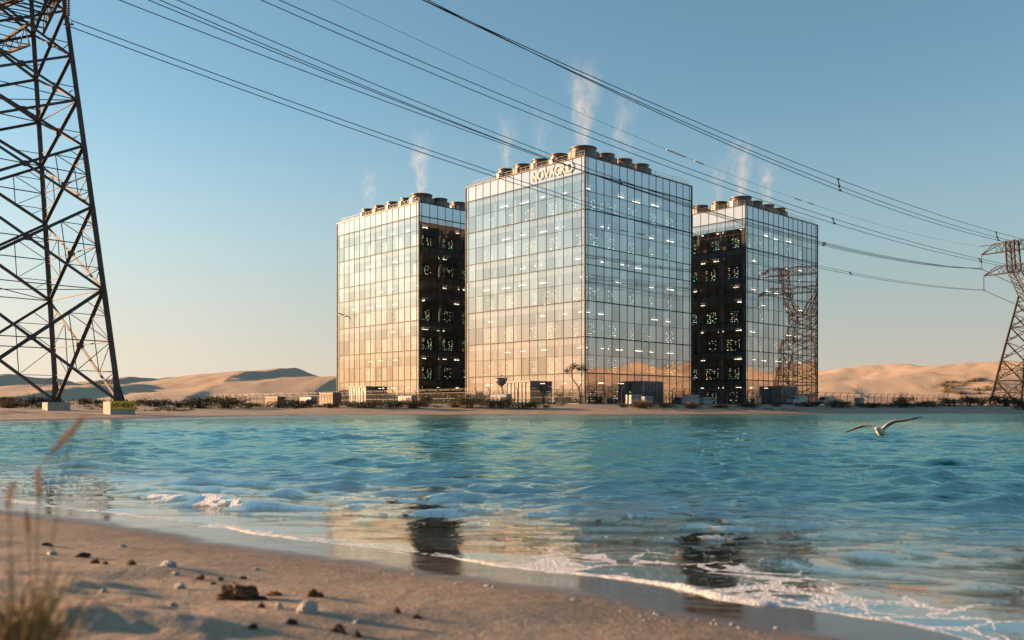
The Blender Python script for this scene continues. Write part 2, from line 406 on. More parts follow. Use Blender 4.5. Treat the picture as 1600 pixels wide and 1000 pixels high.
# ------------------------------------------------------------------ sea
CREST = poly_world([(150, 764), (205, 771), (260, 777), (330, 782), (400, 788), (470, 791), (560, 794), (650, 800)])
def wave_sum(X, Y, spacing):
    r = np.random.default_rng(5); Z = np.zeros(X.shape)
    for k in range(110):
        lam = math.exp(r.uniform(math.log(.24), math.log(1.45))); th = r.normal(0, .40)-math.radians(97)
        kk = 2*PI/lam; A = .0265*(lam**-.32)/kk
        ph = r.uniform(0, 2*PI); sl = np.clip((lam/spacing-3.0)/3.0, 0, 1)
        g = kk*(X*math.cos(th)+Y*math.sin(th))+ph
        Z += sl*A*(2*((np.sin(g)+1)/2)**1.6-.89)
    Z = Z*(1+.35*np.clip(fbm(X/9, Y/6, 2, 77)*2, -1, 1))
    return Z+.5*np.maximum(Z, 0)**2/.06
def sea(X, Y, spacing):
    gz, s1, s2 = height(X, Y); d1 = np.maximum(-s1, 0)
    amp = np.clip(.12+.42*d1, 0, 1)*np.clip(.25-s2/12, .12, 1)*np.clip(.62+.38*d1/14, 0, 1)
    Z = wave_sum(X, Y, spacing)*amp
    # the small wave about to break and a lower swell behind and beside it
    c = -sdist(X, Y, CREST); along = np.zeros(X.shape)
    px = X/np.maximum(Y, .1)*F+CX
    wobc = c+.06*fbm(X/.7, Y/.7, 3, 51)
    def roll(w, f, b): return np.where(w > 0, np.exp(-(w/f)**2), np.exp(-(w/b)**2))
    lim = sstep(px, 170, 260)*sstep(560-px, 0, 170)*(np.abs(c) < 2.2)
    Z = Z+lim*.045*(1+.6*fbm(X/.8, Y/.8, 2, 53))*roll(wobc, .10, .45)-lim*.02*np.exp(-((wobc-.35)/.25)**2)
    c2 = s1+1.05+.25*fbm(X/2.2, Y/2.2, 2, 61)
    Z = Z+.020*roll(c2, .10, .30)*sstep(px, 1050, 1350)*(d1 < 3)
    c3 = s1+2.6+.4*fbm(X/3, Y/3, 2, 65); Z = Z+.022*roll(c3, .25, .5)*sstep(px, 600, 900)
    c4 = s1+6.5+.9*fbm(X/4, Y/4, 2, 67); Z = Z+.085*roll(c4, .5, .8)*(.35+.65*sstep(px, 900, 1300))
    # foam: the breaking front, the lace left behind it by the shore and the sheet at the lip
    jag = fbm(X/.16, Y/.16, 4, 81)
    brk = .78*lim*sstep(px, 200, 245)*np.exp(-((wobc-.06+.14*jag)/(.07+.10*sstep(px, 285, 320)*sstep(400-px, 0, 30)))**2)*np.clip(.90+1.1*jag, .2, 1.2)*np.clip(.15+sstep(px, 290, 315)*sstep(392-px, 0, 25)*1.1+.7*sstep(240-np.abs(px-235)*4, 0, 200), 0, 1)
    near = sstep((1.0+.35*sstep(1350-px, 0, 200))-d1, 0, .9)*sstep(px, 780, 880)*(.66+.14*sstep(px, 1000, 1150)*sstep(1500-px, 0, 200))*np.clip(.62+1.2*fbm(X/.8, Y/.6, 3, 71), 0, 1.1)
    lip = sstep(.16-d1, 0, .16)*.9
    foam = np.clip(np.maximum(np.maximum(brk*1.25, near), lip), 0, 1.2)*(s1 < .2)
    return Z, np.maximum(Z-gz, 0), foam
def make_water():
    t = NT('sea_water'); p = t.pos(); dep = t.attr('depth'); fm = t.attr('foam')
    pv = t.scale(p, (.75, 1.5, 1.0))
    b1 = t.noise(2.2, pv, 4, .55, .4); b2 = t.noise(9.0, pv, 4, .6, .3); b3 = t.noise(.55, pv, 3, .5, .5); b4 = t.noise(.17, t.scale(p, (.8, 1.3, 1)), 3, .55, .6)
    shal = t.ramp(dep, .0, .25, .12, 1)
    h = t.math('ADD', t.math('MULTIPLY', b1, .075), t.math('ADD', t.math('MULTIPLY', b2, .012), t.math('ADD', t.math('MULTIPLY', b3, .12), t.math('MULTIPLY', b4, .38))))
    h = t.math('MULTIPLY', h, shal)
    nb = t.bump(h, 1.0, .9)
    big = t.noise(.06, p, 3)
    col = t.mix(t.ramp(big, .35, .65), (.001, .098, .092), (.003, .130, .116))
    df = t.n('BsdfDiffuse', {'Color': col}); tr = t.n('BsdfTransparent', {'Color': (.74, .72, .68)})
    body = t.mixs(t.ramp(dep, .04, 1.1, .02, 1.0), tr, df)
    fr = t.n('Fresnel', {'IOR': 1.33, 'Normal': nb}).outputs[0]
    gl = t.n('BsdfGlossy', {'Color': t.mix(t.ramp(dep, .04, .55), (.92, .93, .92), t.mix(t.ramp(fr, .15, 1.0), (.08, .68, .56), (.68, .91, .84))), 'Roughness': .012, 'Normal': nb})
    w = t.mixs(t.math('MULTIPLY', fr, .68), body, gl)
    # lace
    wv = t.n('TexNoise', {'Vector': p, 'Scale': 2.4, 'Detail': 3.0}).outputs['Color']
    ofs = t.n('VectorMath', {0: p, 1: t.scale(wv, (.55, .55, 0))}, operation='ADD').outputs[0]
    def lace(sc, wd):
        v = t.n('TexVoronoi', {'Vector': t.scale(ofs, (1, 1.25, .0)), 'Scale': sc}, feature='DISTANCE_TO_EDGE').outputs['Distance']
        return v
    v1, v2 = lace(2.6, 0), lace(7.0, 0)
    wdt = t.math('MULTIPLY', fm, .20)
    l1 = t.math('LESS_THAN', t.math('ADD', v1, t.math('MULTIPLY', t.math('SUBTRACT', t.noise(14, p, 3), .5), .10)), t.math('SUBTRACT', wdt, .02))
    l2 = t.math('LESS_THAN', v2, t.math('MULTIPLY', t.math('SUBTRACT', fm, .45), .35))
    solid = t.math('GREATER_THAN', t.math('ADD', fm, t.math('MULTIPLY', t.math('SUBTRACT', t.noise(32, p, 6, .78), .5), 1.25)), .95)
    fac = t.math('MAXIMUM', t.math('MAXIMUM', l1, l2), solid)
    fac = t.math('MULTIPLY', fac, t.ramp(t.noise(30, p, 3), .2, .55, .45, .95))
    fo = t.pbr(Base_Color=(.74, .74, .74), Roughness=.7, Normal=t.bump(t.noise(45, p, 3), .02))
    return t.done(t.mixs(fac, w, fo))
M['water'] = make_water()
an3 = angles(-75, 75, .10)
rs = np.concatenate([geo(2.0, 40, .0042), geo(40, 150, .0050)[1:], geo(150, 300, .02)[1:]])
X, Y = polar(rs, an3); R = np.hypot(X, Y)
Z, dep, foam = sea(X, Y, np.where(R > 150, R*.02, np.where(R > 40, R*.0050, R*.0042)))
tag(grid_mesh('sea', X, Y, Z, M['water'], {'depth': dep, 'foam': foam}), kind='structure')

# foam roll at the water's lip: a lumpy ribbon with thickness
def make_foam():
    t = NT('sea_foam'); p = t.pos()
    c = t.mix(t.ramp(t.noise(40, p, 4), .3, .7), (.62, .62, .62), (.82, .82, .82))
    b = t.pbr(Base_Color=c, Roughness=.75, Normal=t.bump(t.noise(70, p, 4), .02)); b.inputs['Subsurface Weight'].default_value = .2; b.inputs['Subsurface Radius'].default_value = (.01, .01, .01)
    return t.done(b)
M['foam'] = make_foam()
def shore_path(step):
    P = NEAR[3:-4]; out = []
    for a, b in zip(P[:-1], P[1:]):
        n = max(1, int(np.hypot(*(b-a))/step))
        for k in range(n): out.append(a+(b-a)*k/n)
    P = np.array(out)
    for _ in range(12): P[1:-1] = (P[:-2]+2*P[1:-1]+P[2:])/4
    return P
def build_foam():
    P = shore_path(.025); P = P[(P[:, 1] > 1.2) & (P[:, 1] < 12)]; T = np.gradient(P, axis=0); T /= np.hypot(T[:, 0], T[:, 1])[:, None]; Nn = np.stack([T[:, 1], -T[:, 0]], 1)
    acc = np.concatenate([[0], np.cumsum(np.hypot(*np.diff(P, axis=0).T))])
    px = P[:, 0]/P[:, 1]*F+CX
    wid = .045+.05*(fbm(acc/.5, acc*0, 3, 5)+.5)+.10*sstep(px, 1000, 1150)*sstep(1450-px, 0, 200)*(.6+.9*fbm(acc/.3, acc*0, 2, 6)); gap = np.clip(fbm(acc/.8, acc*0+3, 3, 8)*2.2+.9, 0.0, 1)*np.where(px < 330, .45, 1); wid = np.maximum(wid, .012)*gap
    off = .05*fbm(acc/.45, acc*0+7, 3, 9)-.01
    nc = 9; V = []
    for j in range(nc):
        u = j/(nc-1); lat = off+wid*(.5-u*1.0)*1.1
        xy = P-Nn*lat[:, None]
        hgt = np.sin(PI*u)**.7*np.minimum(wid, .10)*(.20+.12*fbm(xy[:, 0]/.05, xy[:, 1]/.05, 3, 12))
        g, _, _ = height(xy[:, 0], xy[:, 1]); base = np.maximum(g, 0)
        V.append(np.stack([xy[:, 0]+.012*fbm(xy[:, 0]/.04, xy[:, 1]/.04, 2, 13), xy[:, 1]+.012*fbm(xy[:, 0]/.04, xy[:, 1]/.04, 2, 14), base-.004+hgt*1.0], 1))
    V = np.array(V).transpose(1, 0, 2)
    o = grid_mesh('shore_foam', V[..., 0], V[..., 1], V[..., 2], M['foam'], {})
    tag(o, 'white foam line curling along the edge of the wet sand', 'foam', kind='stuff')
build_foam()
# ------------------------------------------------------------------ towers
W_T = 35.6
LEV = [0, 6.2, 13.3, 20.4, 27.5, 31.2, 38.3, 45.4, 48.62]
STOREY = [0, 1, 2, 3, 5, 6]                       # rows that are tall storeys
BAYS = [0, .9]+[.9+(W_T-1.8)*k/14 for k in range(1, 15)]+[W_T]
# a face: local origin, direction along it, outward normal
FACES = [((0, 0), (0, 1), (-1, 0)), ((0, 0), (1, 0), (0, -1)), ((0, W_T), (1, 0), (0, 1)), ((W_T, 0), (0, 1), (1, 0))]
def fpt(fc, a, out, z):
    (ox, oy), (dx, dy), (nx, ny) = FACES[fc]
    return Vector((ox+dx*a+nx*out, oy+dy*a+ny*out, z))
def fbox(mb, fc, a0, a1, o0, o1, z0, z1, mi=0):
    p, q = fpt(fc, a0, o0, z0), fpt(fc, a1, o1, z1)
    c = (p+q)/2; d = q-p; mb.box(c, (abs(d.x), abs(d.y), abs(d.z)), mi)
def glass_band(fc, row, parent, rnd):
    z0, z1 = LEV[row], LEV[row+1]; top = row == 7
    zs = [z0, z1] if top or row == 4 else [z0, (z0+z1)/2, z1]
    vs, fs, at_ = [], [], []
    nrm = Vector((*FACES[fc][2], 0)); flip = fc in (0, 2)
    for zi in range(len(zs)-1):
        for k in range(len(BAYS)-1):
            a0, a1 = BAYS[k], BAYS[k+1]; w, h = a1-a0, zs[zi+1]-zs[zi]
            tx, ty = rnd.gauss(0, .0020), rnd.gauss(0, .0016)
            b = len(vs)
            for (a, z) in ((a0, zs[zi]), (a1, zs[zi]), (a1, zs[zi+1]), (a0, zs[zi+1])):
                o = tx*(a-(a0+a1)/2)+ty*(z-(zs[zi]+zs[zi+1])/2)
                vs.append(fpt(fc, a, o, z))
            fs.append((b, b+3, b+2, b+1) if flip else (b, b+1, b+2, b+3)); at_ += [rnd.random()]*4
    me = bpy.data.meshes.new('glass_band'); me.from_pydata(vs, [], fs)
    a = me.attributes.new('pane', 'FLOAT', 'POINT'); a.data.foreach_set('value', at_)
    me.materials.append(M['reflect_dark' if fc > 1 else 'spandrel' if top else 'glass']); me.update()  # rear faces opaque and dark only for what the neighbouring towers mirror
    return link(bpy.data.objects.new('spandrel_panel' if top else 'window_band', me), parent)
def build_tower(name, label):
    T = empty(name); tag(T, label, 'office tower', 'glass data centre towers'); rnd = random.Random(3)
    for fc in range(4):
        for row in range(8): glass_band(fc, row, T, rnd)
        mb = MB()
        for k, a in enumerate(BAYS[1:-1]): fbox(mb, fc, a-.032, a+.032, -.10, .07, .05, 48.60)
        for r, z in enumerate(LEV[:-1]):
            h = .10 if r not in (4, 5) else .07
            fbox(mb, fc, .14, W_T-.14, -.08, .10 if r else .16, max(z-h, 0), z+h)
        for r in STOREY:
            z = (LEV[r]+LEV[r+1])/2; fbox(mb, fc, .14, W_T-.14, -.06, .06, z-.035, z+.035)
        mb.build('mullions', M['mullion'], T)
        mb = MB(); fbox(mb, fc, -.16 if fc in (0, 3) else .16, W_T+(.16 if fc in (0, 3) else -.16), -.30, .18, 48.62, 48.80); mb.build('parapet_cap', M['capping'], T)
    for (x, y) in ((0, 0), (W_T, 0), (0, W_T), (W_T, W_T)):
        mb = MB(); mb.box((x, y, 24.3), (.27, .27, 48.62)); mb.build('corner_post', M['mullion'], T)
    I = .45
    for r, z in enumerate(LEV[:-1]):
        th = 1.25 if r else .3
        mb = MB(); mb.box((W_T/2, W_T/2, z-th/2 if r else .12), (W_T-2*I, W_T-2*I, th if r else .24))
        mb.build('floor_slab', M['slab'], T)
    mb = MB()
    for r, z in enumerate(LEV[:-2]): mb.box((W_T/2, W_T/2, (z if r else .24)+.03), (W_T-2*I-.1, W_T-2*I-.1, .05))
    mb.build('floor_finish', M['floor'], T)
    mb = MB(); mb.box((W_T/2+1.5, W_T/2+1.5, 22.6), (W_T-16, W_T-16, 44.8)); mb.build('core', M['core'], T)
    for i in range(6):
        for fc in (0, 1, 2, 3):
            if i in (0,) and fc != 0: continue
            a = 1.6+i*(W_T-3.2)/5
            if fc in (1,) and i == 0: continue
            if fc in (2,) and i == 0: continue
            if fc == 3 and i in (0, 5): continue
            p = fpt(fc, a, -1.6, 22.6); mb = MB(); mb.box(p, (.62, .62, 45)); mb.build('column', M['column'], T)
    for fc in (0, 1):
        for r in STOREY+[4]:
            zc = LEV[r+1]-1.25-.50
            for k in range(6 if r != 4 else 4):
                a = 3.4+k*5.6+(.8 if r == 4 else 0); o = -3.6-.7*((k+r) % 2)
                if rnd.random() < .28: continue
                mb = MB(); fbox(mb, fc, a, a+rnd.choice((1.6, 2.2, 2.5)), o, o-.11, zc, zc+.08); mb.build('ceiling_light', M['tube'], T)
    mb = MB(); mb.box((W_T/2, W_T/2, 48.0), (W_T-.7, W_T-.7, .3)); mb.build('roof_deck', M['roof'], T)
    mb = MB()
    z0 = 48.80
    for fc in range(4):
        n = 24
        for k in range(n if fc in (0, 1) else n):
            p = fpt(fc, .5+k*(W_T-1.0)/(n-1), -.55, z0); mb.beam(p, p+Vector((0, 0, 1.1)), .05)
        for h in (.55, 1.1): mb.beam(fpt(fc, .5, -.55, z0+h), fpt(fc, W_T-.5, -.55, z0+h), .05)
    mb.build('guard_rail', M['rail'], T)
    return T
def place_tower(T, px, D, rz=43.6):
    x = (px-CX)/F*D; T.location = (x, D, 1.75); T.rotation_euler.z = math.radians(rz)
main = build_tower('office_tower', 'tallest looking middle glass tower with white lettering on its parapet')
place_tower(main, 914, 175)
left_t = copy_tree(main); left_t['label'] = 'left glass tower whose left face mirrors the bright sunset'; place_tower(left_t, 654.5, 214.2)
right_t = copy_tree(main); right_t['label'] = 'right glass tower mirroring the pylon in its right face'; place_tower(right_t, 1165, 217.2)
for t in (left_t, right_t): pass
def TM(T): return Matrix.Translation(T.location) @ Matrix.Rotation(T.rotation_euler.z, 4, 'Z')
# lettering on the middle tower: each letter a mesh of its own
def build_sign():
    root = empty('building_sign'); tag(root, 'white raised capital letters on the pale parapet of the middle tower', 'sign')
    root.matrix_world = TM(main) @ Matrix.Translation((-.10, 14.5, 46.1)) @ Matrix.Diagonal((.97, .80, 1, 1)) @ Matrix(((0, 0, -1, 0), (-1, 0, 0, 0), (0, 1, 0, 0), (0, 0, 0, 1)))
    x = 0.0
    for ch in 'NOVAGRID':
        cu = bpy.data.curves.new('letter', 'FONT'); cu.body = ch; cu.size = 2.85; cu.extrude = .06; cu.offset = .0; cu.resolution_u = 6
        o = bpy.data.objects.new('letter', cu); C.objects.link(o); bpy.context.view_layer.update()
        me = bpy.data.meshes.new_from_object(o.evaluated_get(bpy.context.evaluated_depsgraph_get()))
        bpy.data.objects.remove(o)
        xs = [v.co.x for v in me.vertices]; w = max(xs)-min(xs)
        for v in me.vertices: v.co.x -= min(xs)
        me.materials.clear(); me.materials.append(M['letter'])
        l = bpy.data.objects.new('letter', me); link(l, root); l.location = (x, 0, .16); x += w+(.30 if ch not in 'VA' else .04)
    return x
SIGN_W = build_sign()

# cooling towers on the roofs
def cooling_tower(R, H, drum, lip):
    T = empty('cooling_tower'); tag(T, 'cooling tower', 'cooling tower', 'cooling towers along the roof edges')
    n = 16; mb = MB()
    mb.lathe([(R*1.03, 0), (R*1.03, .14), (R, .14), (R, H-.1), (R*1.03, H-.1), (R*1.03, H)], n); 
    for k in range(n):
        a = 2*PI*k/n; mb.beam((R*1.0*math.cos(a), R*1.0*math.sin(a), .14), (R*1.0*math.cos(a), R*1.0*math.sin(a), H-.1), .10)
    mb.build('casing', M['unit'], T)
    mb = MB()
    for k in range(n):
        a0 = 2*PI*(k+.5)/n; rr = R*math.cos(PI/n)+.012
        for j in range(3):
            z = .3+j*(H-.5)/3; d = Vector((-math.sin(a0), math.cos(a0), 0)); c = Vector((rr*math.cos(a0), rr*math.sin(a0), z))
            mb.beam(c-d*R*.15, c+d*R*.15, .05, (H-.5)/3*.62)
    mb.build('louvre', M['louver'], T)
    mb = MB(); mb.lathe([(drum*.97, H), (drum*.93, H+lip*.35), (drum*.96, H+lip*.75), (drum*1.02, H+lip), (drum*1.02, H+lip+.12), (drum*.95, H+lip+.12), (drum*.90, H+lip*.4), (drum*.90, H+.05)], 32, cap=(False, False)); mb.build('fan_shroud', M['bronze'], T, smooth=False)
    mb = MB(); mb.lathe([(.28, H+lip*.3), (.28, H+lip*.7), (.1, H+lip*.85)], 12)
    for k in range(6):
        a = 2*PI*k/6; d = Vector((math.cos(a), math.sin(a), 0)); mb.beam(d*.25+Vector((0, 0, H+lip*.5)), d*drum*.86+Vector((0, 0, H+lip*.6)), .42, .05)
    mb.build('fan', M['dark'], T)
    mb = MB()
    for r in (.35, .65, .93): mb.tube([(drum*r*math.cos(2*PI*k/24), drum*r*math.sin(2*PI*k/24), H+lip+.10) for k in range(25)], .03, 4)
    for k in range(8):
        a = 2*PI*k/8; mb.beam((0, 0, H+lip+.1), (drum*.96*math.cos(a), drum*.96*math.sin(a), H+lip+.1), .04)
    mb.build('fan_guard', M['rail'], T)
    return T
SMALL = cooling_tower(2.3, 1.95, 1.85, .85); BIG = cooling_tower(3.15, 2.15, 2.65, 1.0)
CT_USED = {'s': False, 'b': False}
PLUME_AT = {}
def put_ct(big, T, lx, ly, label):
    proto = BIG if big else SMALL; k = 'b' if big else 's'
    o = copy_tree(proto) if CT_USED[k] else proto; CT_USED[k] = True
    p = TM(T) @ Vector((lx, ly, 48.16)); o.location = p; o['label'] = label; o.rotation_euler.z = random.uniform(0, 3)
    return o
ORD = ['first', 'second', 'third', 'fourth', 'fifth', 'sixth']
for T, nm, ls, rs_ in ((main, 'middle', (9.3, 14.6, 19.9, 25.2), (9.3, 15.0, 20.6)), (left_t, 'left', (8.0, 13.6, 19.2, 24.6), (8.6, 14.6, 20.2)), (right_t, 'right', (9.0, 14.6, 20.2, 25.0), (8.6, 14.2, 19.8))):
    o = put_ct(True, T, 3.6, 3.6, f'biggest round bronze rimmed cooling tower at the front corner of the {nm} tower roof'); PLUME_AT[nm+'b'] = o.location.copy()
    for i, y in enumerate(ls):
        o = put_ct(False, T, 2.6, y, f'{ORD[i]} small cooling tower behind the big one on the left edge of {nm} tower roof'); PLUME_AT[f'{nm}l{i}'] = o.location.copy()
    for i, x in enumerate(rs_):
        o = put_ct(False, T, x, 2.6, f'{ORD[i]} small cooling tower past the big one on the right edge of {nm} tower roof'); PLUME_AT[f'{nm}r{i}'] = o.location.copy()

# server racks behind the glass
def rack(seed):
    r = random.Random(seed); mb = MB(); Wd, Hh = 3.9, 3.35
    for k in range(5): mb.box((-Wd/2+(k+.5)*Wd/5, 0, Hh/2), (Wd/5-.05, 1.05, Hh))
    mb.box((0, .1, Hh+.14), (Wd*.96, .5, .10))
    led = [mb]
    for k in range(5):
        if r.random() < .3: continue
        dens = r.uniform(.25, .6)
        for j in range(6):
            for i in range(2):
                if r.random() < dens:
                    mi = r.choices((1, 2, 3, 4), (5, 3, 4, .8))[0]
                    x = -Wd/2+(k+.32+.36*i)*Wd/5; z = .5+j*.48; s = r.choice((.14, .17, .21))
                    mb.box((x, -.535, z), (s, .02, s*.55), mi)
    o = mb.build('server_rack', [M['rack'], M['led_white'], M['led_green'], M['led_amber'], M['led_cyan']])
    tag(o, 'server rack', 'server rack', 'server racks behind the glass'); return o
RK = [rack(k) for k in range(5)]; rk_used = set(); rr = random.Random(9)
STN = {0: 'ground', 1: 'second', 2: 'third', 3: 'fourth', 5: 'fifth', 6: 'top'}
BN = ['corner', 'second', 'third', 'fourth', 'fifth']
for T, nm in ((main, 'middle'), (left_t, 'left'), (right_t, 'right')):
    for fc, fn in ((0, 'left'), (1, 'right')):
        for r in STOREY:
            for k in range(5):
                i = rr.randrange(5)
                o = RK[i].copy() if i in rk_used else RK[i]
                if i in rk_used: C.objects.link(o)
                rk_used.add(i)
                a = 1.6+(k+.5)*(W_T-3.2)/5+rr.uniform(-.5, .5)
                p = fpt(fc, a, -2.9-rr.uniform(0, .8), LEV[r]+(.30 if r == 0 else .06))
                rot = Matrix.Rotation(0 if fc == 1 else -PI/2, 4, 'Z')
                o.matrix_world = TM(T) @ Matrix.Translation(p) @ rot
                o['label'] = f'{BN[k]} bay server rack on {STN[r]} floor behind the {fn} glass of the {nm} tower'

# steam
def make_steam(name, dens, seed):
    t = NT(name); p = t.obj()
    sx = t.n('SeparateXYZ', {0: p}); z = sx.outputs[2]
    wv = t.n('TexNoise', {'Vector': t.n('VectorMath', {0: p, 1: (seed*3.1, 0, -seed)}, operation='ADD').outputs[0], 'Scale': .22, 'Detail': 3.0}).outputs['Color']
    off = t.n('VectorMath', {0: wv, 1: (.5, .5, .5)}, operation='SUBTRACT').outputs[0]
    off = t.n('VectorMath', {0: off, 1: (5.0, 5.0, 2.0)}, operation='MULTIPLY').outputs[0]
    k = t.ramp(z, 0, 5, .1, 1); sc = t.n('VectorMath', operation='SCALE'); t.put(sc.inputs[0], off); t.put(sc.inputs['Scale'], k)
    q = t.n('VectorMath', {0: p, 1: sc.outputs[0]}, operation='ADD').outputs[0]
    s2 = t.n('SeparateXYZ', {0: q}); r2 = t.math('SQRT', t.math('ADD', t.math('POWER', s2.outputs[0], 2), t.math('POWER', s2.outputs[1], 2)))
    rad = t.math('MULTIPLY_ADD', z, .17, 1.5)
    body = t.ramp(t.math('DIVIDE', r2, rad), .25, 1.25, 1, 0)
    nz = t.noise(.55, t.n('VectorMath', {0: t.scale(q, (1, 1, .55)), 1: (seed, seed*2, seed*5)}, operation='ADD').outputs[0], 5, .62)
    top = t.ramp(z, 4, 15.5, 1, 0); tp = t.ramp(z, 0, .6, 0, 1)
    d = t.math('MULTIPLY', t.math('MULTIPLY', body, t.ramp(nz, .37, .72)), t.math('MULTIPLY', t.math('MULTIPLY', top, tp), dens*(1.0 if dens > .18 else 1.7)))
    v = t.n('VolumePrincipled', {'Color': (.97, .97, .97), 'Density': d, 'Anisotropy': .35})
    t.put(t.out.inputs['Volume'], v); return t.m
def plume(key, big, dens, seed, sc, label):
    mb = MB(); mb.lathe([(3.0, 0), (5.4, 6), (6.4, 12), (5.2, 16)], 12)
    o = mb.build('steam_plume', make_steam('steam', dens, seed)); p = PLUME_AT[key]
    o.location = p+Vector((0, 0, 3.2 if big else 2.75)); o.scale = (sc, sc, sc*1.2)
    tag(o, label, 'steam', 'steam plumes over the cooling towers')
plume('middleb', True, .27, 1, 1.08, 'tallest brightest steam plume rising from the front corner of the middle tower')
plume('middlel3', False, .09, 2, .75, 'faint steam wisp over the far left end of the middle tower roof')
plume('middlel1', False, .05, 7, .7, 'thinnest steam wisp midway along the left edge of the middle tower roof')
plume('middler1', False, .08, 3, .9, 'thin steam wisp over the right edge of the middle tower roof')
plume('leftb', True, .20, 4, .95, 'bright steam plume rising from the front corner of the left tower')
plume('leftl3', False, .07, 5, .7, 'faint steam wisp over the left end of the left tower roof')
plume('rightb', True, .26, 6, .95, 'bright steam plume rising from the front corner of the right tower')
plume('rightr1', False, .15, 8, .72, 'broken steam wisp over the right edge of the right tower roof')
plume('rightl0', False, .07, 9, .7, 'faint steam wisp between the middle tower and right tower roofs')

# ------------------------------------------------------------------ pylons
def lerp(a, b, t): return a+(b-a)*t
def insulator(parent, p, L, n=15, r=.17):
    mb = MB(); prof = [(.03, 0)]
    for k in range(n):
        z = -L*(.08+.84*k/n); d = L*.84/n
        prof += [(.05, z), (r, z-d*.35), (r*.95, z-d*.5), (.05, z-d*.62)]
    prof += [(.03, -L)]
    mb.lathe(prof, 10, p); mb.beam((p[0], p[1], p[2]-L), (p[0], p[1], p[2]-L-.45), .09)
    mb.tube([(p[0]+.33*math.cos(2*PI*k/12), p[1], p[2]-L-.2+.33*math.sin(2*PI*k/12)) for k in range(13)], .035, 5)
    mb.beam((p[0]-.5, p[1], p[2]-L-.45), (p[0]+.5, p[1], p[2]-L-.45), .12)
    return mb.build('insulator', M['insul'], parent, smooth=False)
def lattice(root, feet, center, levels, half, mat, lw, bw, tw, redund=True):
    """feet: 4 (x,y) legs in order; half(z) = scale of the foot offsets at height z. Each leg and each face's bracing is a part."""
    def P(i, z): k = half(z); f = feet[i % 4]; return Vector((center[0]+(f[0]-center[0])*k, center[1]+(f[1]-center[1])*k, z))
    for i in range(4):
        mb = MB()
        for a, b in zip(levels[:-1], levels[1:]): mb.angle(P(i, a), P(i, b+.01), lw*(.6+.4*half(a)), flip=1)
        mb.build('leg', mat, root)
        mb = MB(); j = i+1
        for li, (a, b) in enumerate(zip(levels[:-1], levels[1:])):
            w0, w1 = (P(j, a)-P(i, a)).length, (P(j, b)-P(i, b)).length; t = w0/(w0+w1); zm = lerp(a, b, t)
            pa, pb, qa, qb = P(i, a), P(i, b), P(j, a), P(j, b); X_ = (pa+(qb-pa)*t)
            s = .55+.45*half(a)
            mb.angle(pa, qb, bw*s); mb.angle(qa, pb, bw*s, flip=-1)
            mb.box(X_, (bw*1.9*s, bw*1.9*s, bw*1.7*s))
            big = (b-a) > 6.0
            if big and redund:
                pm, qm = P(i, zm), P(j, zm)
                mb.angle(pm, qm, tw*1.5)
                for (l0, l1, lm, end0, end1) in ((pa, pb, pm, pa, pb), (qa, qb, qm, qa, qb)):
                    for e in (end0, end1):
                        d1 = lerp(e, X_, .5); d2 = lerp(e, X_, .25); d3 = lerp(e, X_, .75)
                        mb.beam(d1, lm, tw); mb.beam(d1, lerp(e, lm, .5), tw); mb.beam(d2, lerp(e, lm, .5), tw)
                        hz_ = Vector((d1.x, d1.y, zm)); mb.beam(d1, lerp(X_, lm, .5), tw)
            elif redund:
                mb.beam(lerp(pa, X_, .5), P(i, lerp(a, zm, .55)), tw); mb.beam(lerp(qa, X_, .5), P(j, lerp(a, zm, .55)), tw)
        mb.build('bracing', mat, root)
    mb = MB()                                    # plan bracing at a few levels
    for z in levels[1:-1:3]:
        mb = MB(); zm = z; mb.beam(P(0, zm), P(2, zm), tw*1.1); mb.beam(P(1, zm), P(3, zm), tw*1.1)
        for i in range(4): mb.angle(P(i, zm), P(i+1, zm), tw*1.4)
        mb.build('plan_bracing', mat, root)
    return P
def crossarm(root, mat, c, adir, z, L, hw, hgt, w, tw):
    """pointed lattice arm from the body (half width hw) out to L, two bottom chords and two top chords"""
    side = Vector((-adir.y, adir.x, 0)); base = Vector((c[0], c[1], z)); mb = MB(); tip = base+adir*L
    n = max(4, int(L/2.2)); ch = []
    for s in (-1, 1):
        lo = base+adir*hw*.6+side*s*hw; up = lo+Vector((0, 0, hgt)); t2 = tip+side*s*.15
        mb.angle(lo, t2, w); mb.angle(up, t2+Vector((0, 0, .15)), w); ch.append((lo, up, t2))
        for k in range(n):
            a, b = k/n, (k+1)/n
            mb.beam(lerp(lo, t2, a), lerp(up, t2, (a+b)/2), tw); mb.beam(lerp(up, t2, (a+b)/2), lerp(lo, t2, b), tw)
    (l0, u0, t0), (l1, u1, t1) = ch
    for k in range(n):
        a, b = k/n, (k+1)/n
        mb.beam(lerp(l0, t0, a), lerp(l1, t1, b), tw); mb.beam(lerp(l0, t0, b), lerp(l1, t1, b), tw); mb.beam(lerp(u0, t0, a), lerp(u1, t1, a), tw)
    mb.build('crossarm', mat, root); return tip
